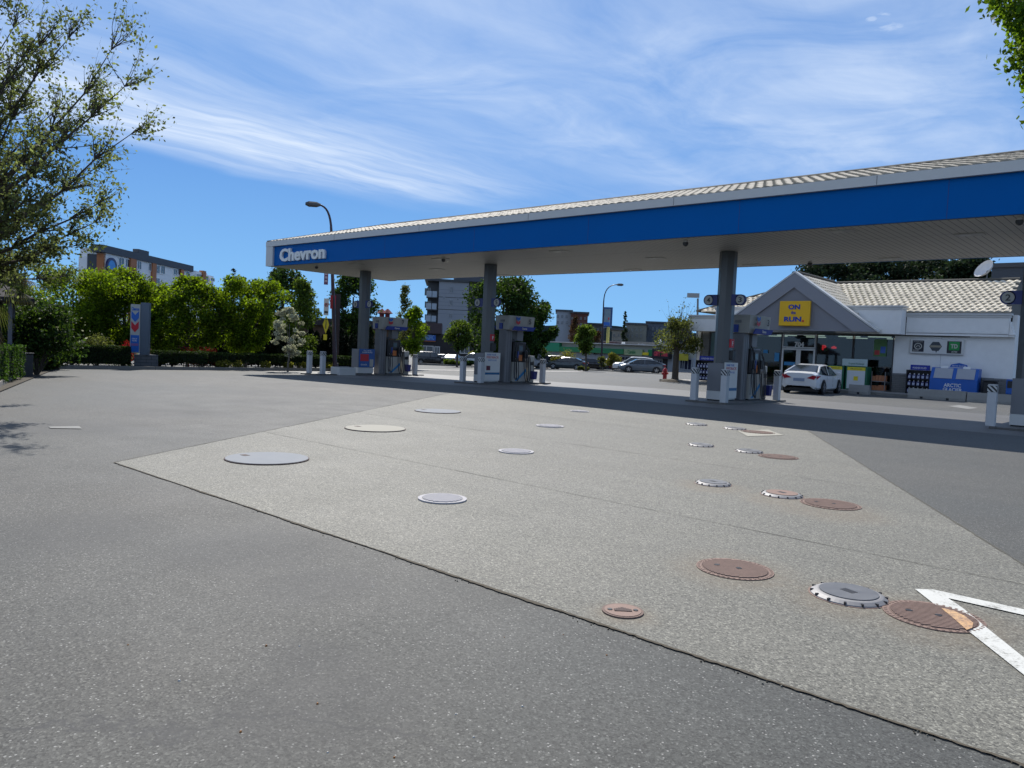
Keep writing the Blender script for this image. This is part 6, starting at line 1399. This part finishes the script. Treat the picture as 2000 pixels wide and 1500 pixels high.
# ================================================================ TREES AND PLANTING
def at_g(px, py, D=None):
    p = G(px, py) if D is None else PD(px, py, D); p.z = gz(p.x); return p
def ztop(px, py, p): return PD(px, py, math.hypot(p.x, p.y)).z
STREET = 'bright green street trees behind the hedges'
def street_tree(px, ytop, D, w_px, n, lm, lb, seed, shape='vase', leaf=.16, trunk=.2, group=STREET, nb=30, brad=.30, tr=.09, squash=.95, cat='tree', name='street_tree', bm=bark):
    p = at_g(px, 700, D); h = ztop(px, ytop, p) - p.z; cr = w_px/2*D/FPX
    return tree(name, p, h, cr, n, leaf, lm, lb, cat, group, seed, trunk, tr, shape, nb, bm, brad, squash, 9, .25)
for i, (px, yt, D, w_, n, sd_, lb) in enumerate((
    (140, 524, 50, 176, 26000, 21, 'bright green street tree at the far left, tops below the apartment block'),
    (242, 522, 51, 130, 20000, 22, 'bright green street tree directly behind the price sign'),
    (306, 548, 53, 92, 12000, 23, 'low bright green street tree between two taller ones'),
    (366, 537, 50, 134, 20000, 24, 'bright green street tree right of the price sign'),
    (480, 540, 50, 124, 20000, 25, 'bright green street tree left of the canopy end'))):
    street_tree(px, yt + 4, D, w_*1.12, n, L_maple, lb, sd_, 'vase' if sd_ % 2 else 'egg', trunk=.2, leaf=.16, brad=.22, nb=84)
street_tree(583, 545, 54, 92, 8500, L_mid, 'upright green tree behind the white flowering tree', 26, 'egg', .17, trunk=.12, group=None, brad=.3)
street_tree(563, 600, 44, 74, 3600, L_blos, 'small tree covered in white blossom beside the left end of the canopy', 27, 'round', .13, trunk=.26, group=None, nb=40, brad=.19, squash=.6, name='flowering_tree', tr=.05, bm=barkg)
street_tree(548, 522, 82, 118, 9000, L_dark, 'large dark broad tree behind the left end of the canopy', 28, 'round', .30, trunk=.2, group='large dark trees behind the street', brad=.30, nb=34, name='broad_tree', tr=.25)
street_tree(686, 536, 85, 116, 12000, L_dark, 'large dark broad tree between the street lamp and the farthest column', 29, 'round', .30, trunk=.2, group='large dark trees behind the street', brad=.30, nb=30, name='broad_tree', tr=.25)
street_tree(452, 524, 110, 34, 1400, L_pine, 'dark conifer tip rising behind the street trees', 30, 'cone', .3, trunk=.05, group=None, brad=.45, name='conifer_tree', cat='tree')
street_tree(494, 541, 112, 14, 700, L_pine, 'thin dark conifer tip near the left end of the canopy', 31, 'cone', .3, trunk=.05, group=None, brad=.5, name='conifer_tree')
street_tree(985, 542, 92, 196, 26000, L_dark, 'huge dark broad tree behind the middle canopy column', 32, 'round', .34, trunk=.14, group='large dark trees behind the street', brad=.25, nb=60, name='broad_tree', tr=.4)
street_tree(1052, 590, 96, 70, 7000, L_dark, 'lower dark broad tree right of the huge one', 53, 'round', .34, trunk=.14, group='large dark trees behind the street', brad=.34, nb=20, name='broad_tree', tr=.3)
street_tree(787, 556, 62, 44, 2600, L_olive, 'slender pale young tree just right of dispenser 7', 33, 'egg', .17, trunk=.25, group=None, brad=.36, nb=22, name='young_tree', tr=.05)
street_tree(807, 600, 60, 60, 5600, L_maple, 'short bright green tree right of dispenser 7, by the black suv', 34, 'egg', .18, trunk=.28, group=None, brad=.36, name='young_tree', tr=.06)
street_tree(893, 626, 84, 62, 4600, L_mid, 'small round street tree in front of the silver car', 35, 'round', .24, trunk=.42, group='small round street trees', brad=.36, tr=.1, nb=22)
street_tree(1145, 636, 80, 52, 5600, L_mid, 'small round street tree left of the far street lamp', 36, 'round', .22, trunk=.44, group='small round street trees', brad=.36, tr=.1, nb=22)
street_tree(1120, 616, 120, 46, 2600, L_rust, 'russet brown pointed tree in front of the red brick block', 37, 'cone', .3, trunk=.1, group=None, brad=.4, name='russet_tree')
street_tree(1166, 648, 108, 30, 1300, L_rust, 'russet bushy tree right of the small round street tree', 38, 'round', .3, trunk=.2, group=None, brad=.4, name='russet_tree')
street_tree(1217, 607, 135, 24, 1500, L_pine, 'dark conifer standing above the beige building', 39, 'cone', .35, trunk=.1, group=None, brad=.4, nb=34, name='conifer_tree')
for px, yt, D, w_, lb, sd_ in ((1600, 505, 66, 120, 'dark pine behind the peak of the shop gable', 41), (1700, 500, 68, 130, 'dark pine behind the middle of the shop roof', 42), (1800, 497, 70, 130, 'dark pine behind the shop roof, second from the dish', 43), (1880, 500, 66, 100, 'dark pine behind the shop roof beside the satellite dish', 44)):
    p = at_g(px, 700, D); h = ztop(px, yt, p); tree('pine_tree', p, h, w_/2*D/FPX*1.5, 24000, .26, L_pine, lb, 'tree', 'dark pines behind the shop', sd_, .2, .25, 'round', 64, bark, .28, .7, 8, .1)
# cypress row
cyp = []
for i in range(54):
    px = 116 + i*11.4 + random.uniform(-2, 2)
    if 640 < px < 650 or px > 722 or 250 < px < 300: continue
    cyp.append(px)
rgc = np.random.default_rng(77); prot = None
for i, px in enumerate(cyp):
    p = at_g(px, 700, 57 + (i % 3)*.5)
    sc_ = random.uniform(.86, 1.12)
    if prot is None or i in (9, 16):
        ro = empty('cypress', (0, 0, 0)); n = 2600; t = rgc.random(n)**.8; a = rgc.uniform(0, 6.283, n); r = .34*np.sin(np.pi*np.clip(t*.86 + .14, 0, 1))**.6*(.85 + .25*rgc.random(n))
        r *= 1 + .18*np.sin(t*31 + a*2)
        MB().ring([(0, 0, -.1), (0, 0, 2.3)], [.06, .02], bark, 6).build('trunk', ro)
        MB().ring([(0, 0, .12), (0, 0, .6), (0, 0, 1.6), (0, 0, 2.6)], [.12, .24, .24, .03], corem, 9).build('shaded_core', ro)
        leaves('crown', np.stack([r*np.cos(a), r*np.sin(a), .08 + t*2.75], 1), .11, L_cyp, ro, 200 + i, up=1.2); prot = ro; o = ro
    else: o = copy_tree(prot)
    o.location = p; o.rotation_euler.z = random.uniform(0, 6); o.scale = (sc_*random.uniform(.9, 1.15), sc_, sc_*random.uniform(.92, 1.1)); o['category'] = 'cypress'; o['group'] = 'row of dark columnar cypresses behind the hedges'
    o['label'] = 'dark columnar cypress in the row behind the clipped hedges'
bpy.context.view_layer.update()

# sparse tree with a bare top beside the hydrant
p = at_g(1318, 746); D = math.hypot(p.x, p.y); H_ = ztop(1318, 575, p) - p.z
rg = np.random.default_rng(9); ro = empty('sparse_tree', p, 'sparse tree with bare twiggy top beside the red hydrant', 'tree'); mb = MB(); tips = []
k = D/FPX
mb.ring([p - Vector((0, 0, .1)), p + Vector((0, 0, .3)), p + Vector((0, 0, H_*.28)), p + Vector((.02, 0, H_*.42))], [.30, .21, .18, .15], bark, 9)
for i in range(8):
    a = i*math.pi/4 + rg.uniform(-.3, .3); grow(rg, p + Vector((0, 0, H_*rg.uniform(.30, .42))), (math.cos(a)*.75, math.sin(a)*.75, rg.uniform(.6, 1.1)), H_*.24, .07, 2, mb, tips, bark, .45, 3, .3, .12, 5)
for i in range(7):
    grow(rg, p + Vector((rg.normal(0, .3), rg.normal(0, .3), H_*.55)), (rg.normal(0, .35), rg.normal(0, .35), 1), H_*.26, .03, 1, mb, tips, bark, .35, 3, .4, .1, 4)
mb.build('trunk_and_branches', ro)
C = []; 
for i in range(42):
    a = rg.uniform(0, 6.28); q_ = 42*k*math.sqrt(rg.random()); zz = H_*rg.uniform(.34, .70); C.append((p.x + math.cos(a)*q_, p.y + math.sin(a)*q_, p.z + zz))
P1 = blobs(rg, C, [.42]*len(C), 4200, .2, .8); P2 = np.array([tuple(t + Vector(rg.normal(0, .12, 3))) for t in tips if rg.random() < .5])
leaves('leaves', np.concatenate([P1, P2]), .13, L_olive, ro, 9)
MB().ring([p + Vector((0, 0, .01)), p + Vector((0, 0, .14)), p + Vector((0, 0, .18))], [1.0, .8, .2], soil, 18).build('mulch_mound', None, 'low mound of mulch round the foot of the sparse tree', 'mulch mound')

# planting strip and bushes in front of the far shops
for px, py, r, h, lm, lb, sd_ in ((1198, -92, 1.3, 2.6, L_yel, 'tall yellowish grassy bush right of the far street lamp', 61), (1176, -93, .8, 2.2, L_olive, 'olive bush at the foot of the far street lamp', 62),
                                 (1108, -102, 3.2, 2.6, L_yel, 'long yellow green bush behind the dark sedan', 63), (1068, -104, 2.2, 2.4, L_mid, 'green bush behind the white van', 64),
                                 (873, -92, 1.3, .9, L_mid, 'low round bush in front of the black suv', 65), (890, -91, 1.2, .8, L_mid, 'low bush at the foot of the small round tree', 66), (915, -91, 1.5, .8, L_hedge2, 'low bush in front of the white car', 67),
                                 (1143, -82, 1.2, .5, L_olive, 'low plants at the foot of the round street tree by the lamp', 68), (930, -114, 1.8, 2.4, L_yel, 'yellow green bush behind the white car', 69)):
    p = Vector(far_p(px, -py)); shrub('bush', p, r*.8, h*.85, 1600, .2 if r > 1 else .14, lm, lb, 'bush', sd_, nb=11)

# dark shrubs, palm and spring maple at the left edge
p = at_g(72, 700, 33); shrub('rhododendron', p, 1.6, 2.7, 6500, .14, L_dark, 'dark rhododendron with pale flowers behind the left hedge', 'shrub', 71, nb=16)
ro = [o for o in bpy.data.objects if o.name.startswith('rhododendron')][0]
leaves('blossom', blobs(np.random.default_rng(3), [(p.x + .9, p.y + .6, p.z + 1.6), (p.x - .4, p.y + .2, p.z + 2.2)], [.9, .8], 80, .8), .10, L_blos, ro, 72)
for px, D, yt, w_, lm, lb, sd_ in ((60, 38, 585, 120, L_dark, 'dark dense tree behind the shelter', 73), (5, 42, 520, 110, L_dark, 'dark dense tree at the left edge behind the shelter', 74), (112, 40, 600, 60, L_dark, 'small dark tree at the left end of the tall hedge', 75)):
    street_tree(px, yt, D, w_, 8000, lm, lb, sd_, 'round', .18, trunk=.1, group=None, brad=.34, name='dense_tree', nb=26)
# fan palm
pp = PD(-34, 700, 22.5); pp.z = gz(pp.x); top = PD(-34, 505, 22.5); rg = np.random.default_rng(15)
e = empty('palm_tree', pp, 'palm with drooping fronds at the left edge in front of the shelter', 'palm'); MB().ring([pp, (pp + top)/2, top], [.2, .17, .15], pmat('palm_bark', (.08, .06, .04), .95, var=.4, vscale=12, bump=.6), 10).build('trunk', e)
mb = MB(); pl = mb.mi(L_palm); dry = leafmat('leaf_palm_dry', (.16, .12, .07), (.10, .07, .03), .5, 1.4, .3)
for i in range(34):
    a = rg.uniform(0, 6.28); el = rg.uniform(-1.2, 1.1) if i < 26 else -1.35; L = rg.uniform(.7, 1.0); d = Vector((math.cos(a)*math.cos(el), math.sin(a)*math.cos(el), math.sin(el)))
    st = top + Vector((0, 0, -.1 if i < 26 else -.6)); ce = st + d*L + Vector((0, 0, -.12)); mb.ring([st, st + d*L*.5 + Vector((0, 0, .03)), ce], .012, L_palm, 4)
    side = d.cross(Vector((0, 0, 1))).normalized(); upv = side.cross(d).normalized(); m_ = L_palm if i < 24 else dry
    for j in range(17):
        an = (j - 8)*.17; dd = (d*math.cos(an) + side*math.sin(an)); ln = .62*math.cos(an*.6); w1 = dd.cross(upv).normalized()*.018
        a0 = ce; a1 = ce + dd*ln*.55 + upv*.02; a2 = ce + dd*ln + Vector((0, 0, -.16 - .08*abs(an)))
        mb.face([a0, a1 + w1, a2, a1 - w1], m_)
mb.build('fronds', e)

def leafy_limbs(name, base, limbs, label, seed, leaf, lm, nleaf, droop, bm, rtr, sub=3, depth=3, spread=.5, cl=.14, trunk_top=None, lift=.2, tw=1.0, arch=.07):
    rg = np.random.default_rng(seed); ro = empty(name, base, label, 'tree'); mb = MB(); tips = []
    mb.ring([base - Vector((0, 0, .2)), (base + trunk_top)/2 + Vector((.05, 0, 0)), trunk_top], [rtr*1.3, rtr, rtr*.75], bm, 10)
    for s_, t_, r_ in limbs:
        s_, t_ = Vector(s_), Vector(t_); v = t_ - s_; n = 7; pts = []
        for i in range(n + 1):
            q_ = s_ + v*(i/n) + Vector((0, 0, v.length*arch*math.sin(math.pi*i/n))) + Vector(rg.normal(0, .03*v.length/5, 3)); pts.append(q_)
        rad = [r_*(1 - .88*i/n) for i in range(n + 1)]; mb.ring(pts, rad, bm, 6, caps=False); tips.extend(pts[4:])
        for i in range(2, n + 1):
            for _ in range(sub):
                dd = (v.normalized()*.9 + Vector(rg.normal(0, spread, 3)) + Vector((0, 0, lift))).normalized()
                grow(rg, pts[i], dd, v.length*tw*rg.uniform(.12, .24), rad[i]*.5 + .006, depth - 2, mb, tips, bm, spread*.8, 2, .15, .15, 4)
    mb.build('trunk_and_branches', ro)
    T = np.array([tuple(t) for t in tips]); k = rg.integers(0, len(T), nleaf); P = T[k] + rg.normal(0, cl, (nleaf, 3)); P[:, 2] -= np.abs(rg.normal(0, cl*.7, nleaf))
    leaves('leaves', P, leaf, lm, ro, seed, .55, .2, droop); return ro
# spring maple whose trunk stands just outside the left edge
base = PD(-250, 700, 18.5); base.z = gz(base.x); TT = Vector((base.x, base.y, 1.7)); L_ = []
L_spring = leafmat('leaf_spring_maple', (.105, .125, .050), (.24, .29, .075), .5, 1.5, .42)
TG = [((90, 150), 17), ((200, 210), 18), ((40, 110), 16.5), ((100, 280), 18), ((210, 330), 18.5), ((282, 260), 17), ((264, 168), 16.5), ((240, 100), 17.5), ((158, 78), 17), ((95, 88), 16), ((20, 52), 17.5), ((10, -60), 17), ((-60, -120), 17.5), ((216, 396), 17), ((208, 430), 18), ((170, 478), 17.5), ((120, 360), 15.8), ((130, 210), 18.8), ((60, 440), 16.5), ((110, 500), 18.5), ((60, 300), 15.5), ((20, 190), 18.5), ((70, 500), 20.2), ((-160, 60), 15), ((-330, 150), 15), ((-380, 300), 19), ((-120, 200), 22), ((135, 540), 20.5), ((15, 400), 18.5)]
for (px, py), D in TG:
    px = px - 24 if px > 60 else px
    t_ = PD(px, py, D); L_.append((TT + Vector((random.uniform(-.3, .3), random.uniform(-.3, .3), random.uniform(-.5, .9))), t_, .062))
leafy_limbs('maple_tree', base, L_, 'large spring maple with arching branches filling the upper left edge', 31, .08, L_spring, 31000, .5, bark, .24, 9, 3, .38, .07, TT, .12, .50, -.04)
# leafy branch hanging in at the upper right corner
base = PD(2350, 760, 12.5); base.z = 0; TT = Vector((base.x, base.y, 3.4)); L_ = []
for (px, py), D in [((1975, -10), 9.5), ((1985, -60), 10), ((2010, 40), 9.6), ((2022, 85), 9.9), ((2028, 120), 9.8), ((2032, 165), 9.7), ((2050, 20), 9), ((2070, 110), 10.4), ((2080, -60), 10), ((2070, 180), 9.4), ((2140, 60), 9.5), ((2170, 150), 10.5), ((2220, -100), 11), ((2500, 0), 11), ((2450, -200), 13), ((2600, 150), 14), ((2400, 200), 15), ((1995, 15), 10.3), ((2035, 60), 10.6), ((2045, 140), 10.5)]:
    L_.append((TT + Vector((random.uniform(-.3, .3), random.uniform(-.3, .3), random.uniform(0, 1.4))), PD(px, py, D), .05))
L_edge = leafmat('leaf_edge_green', (.05, .11, .012), (.18, .30, .012), .4, 1.5, .42)
leafy_limbs('leafy_tree', base, L_, 'leafy bright green tree reaching in at the upper right corner', 33, .07, L_edge, 40000, .5, bark, .2, 4, 3, .32, .07, TT, -.05, .30)
print('objects', len(bpy.data.objects))
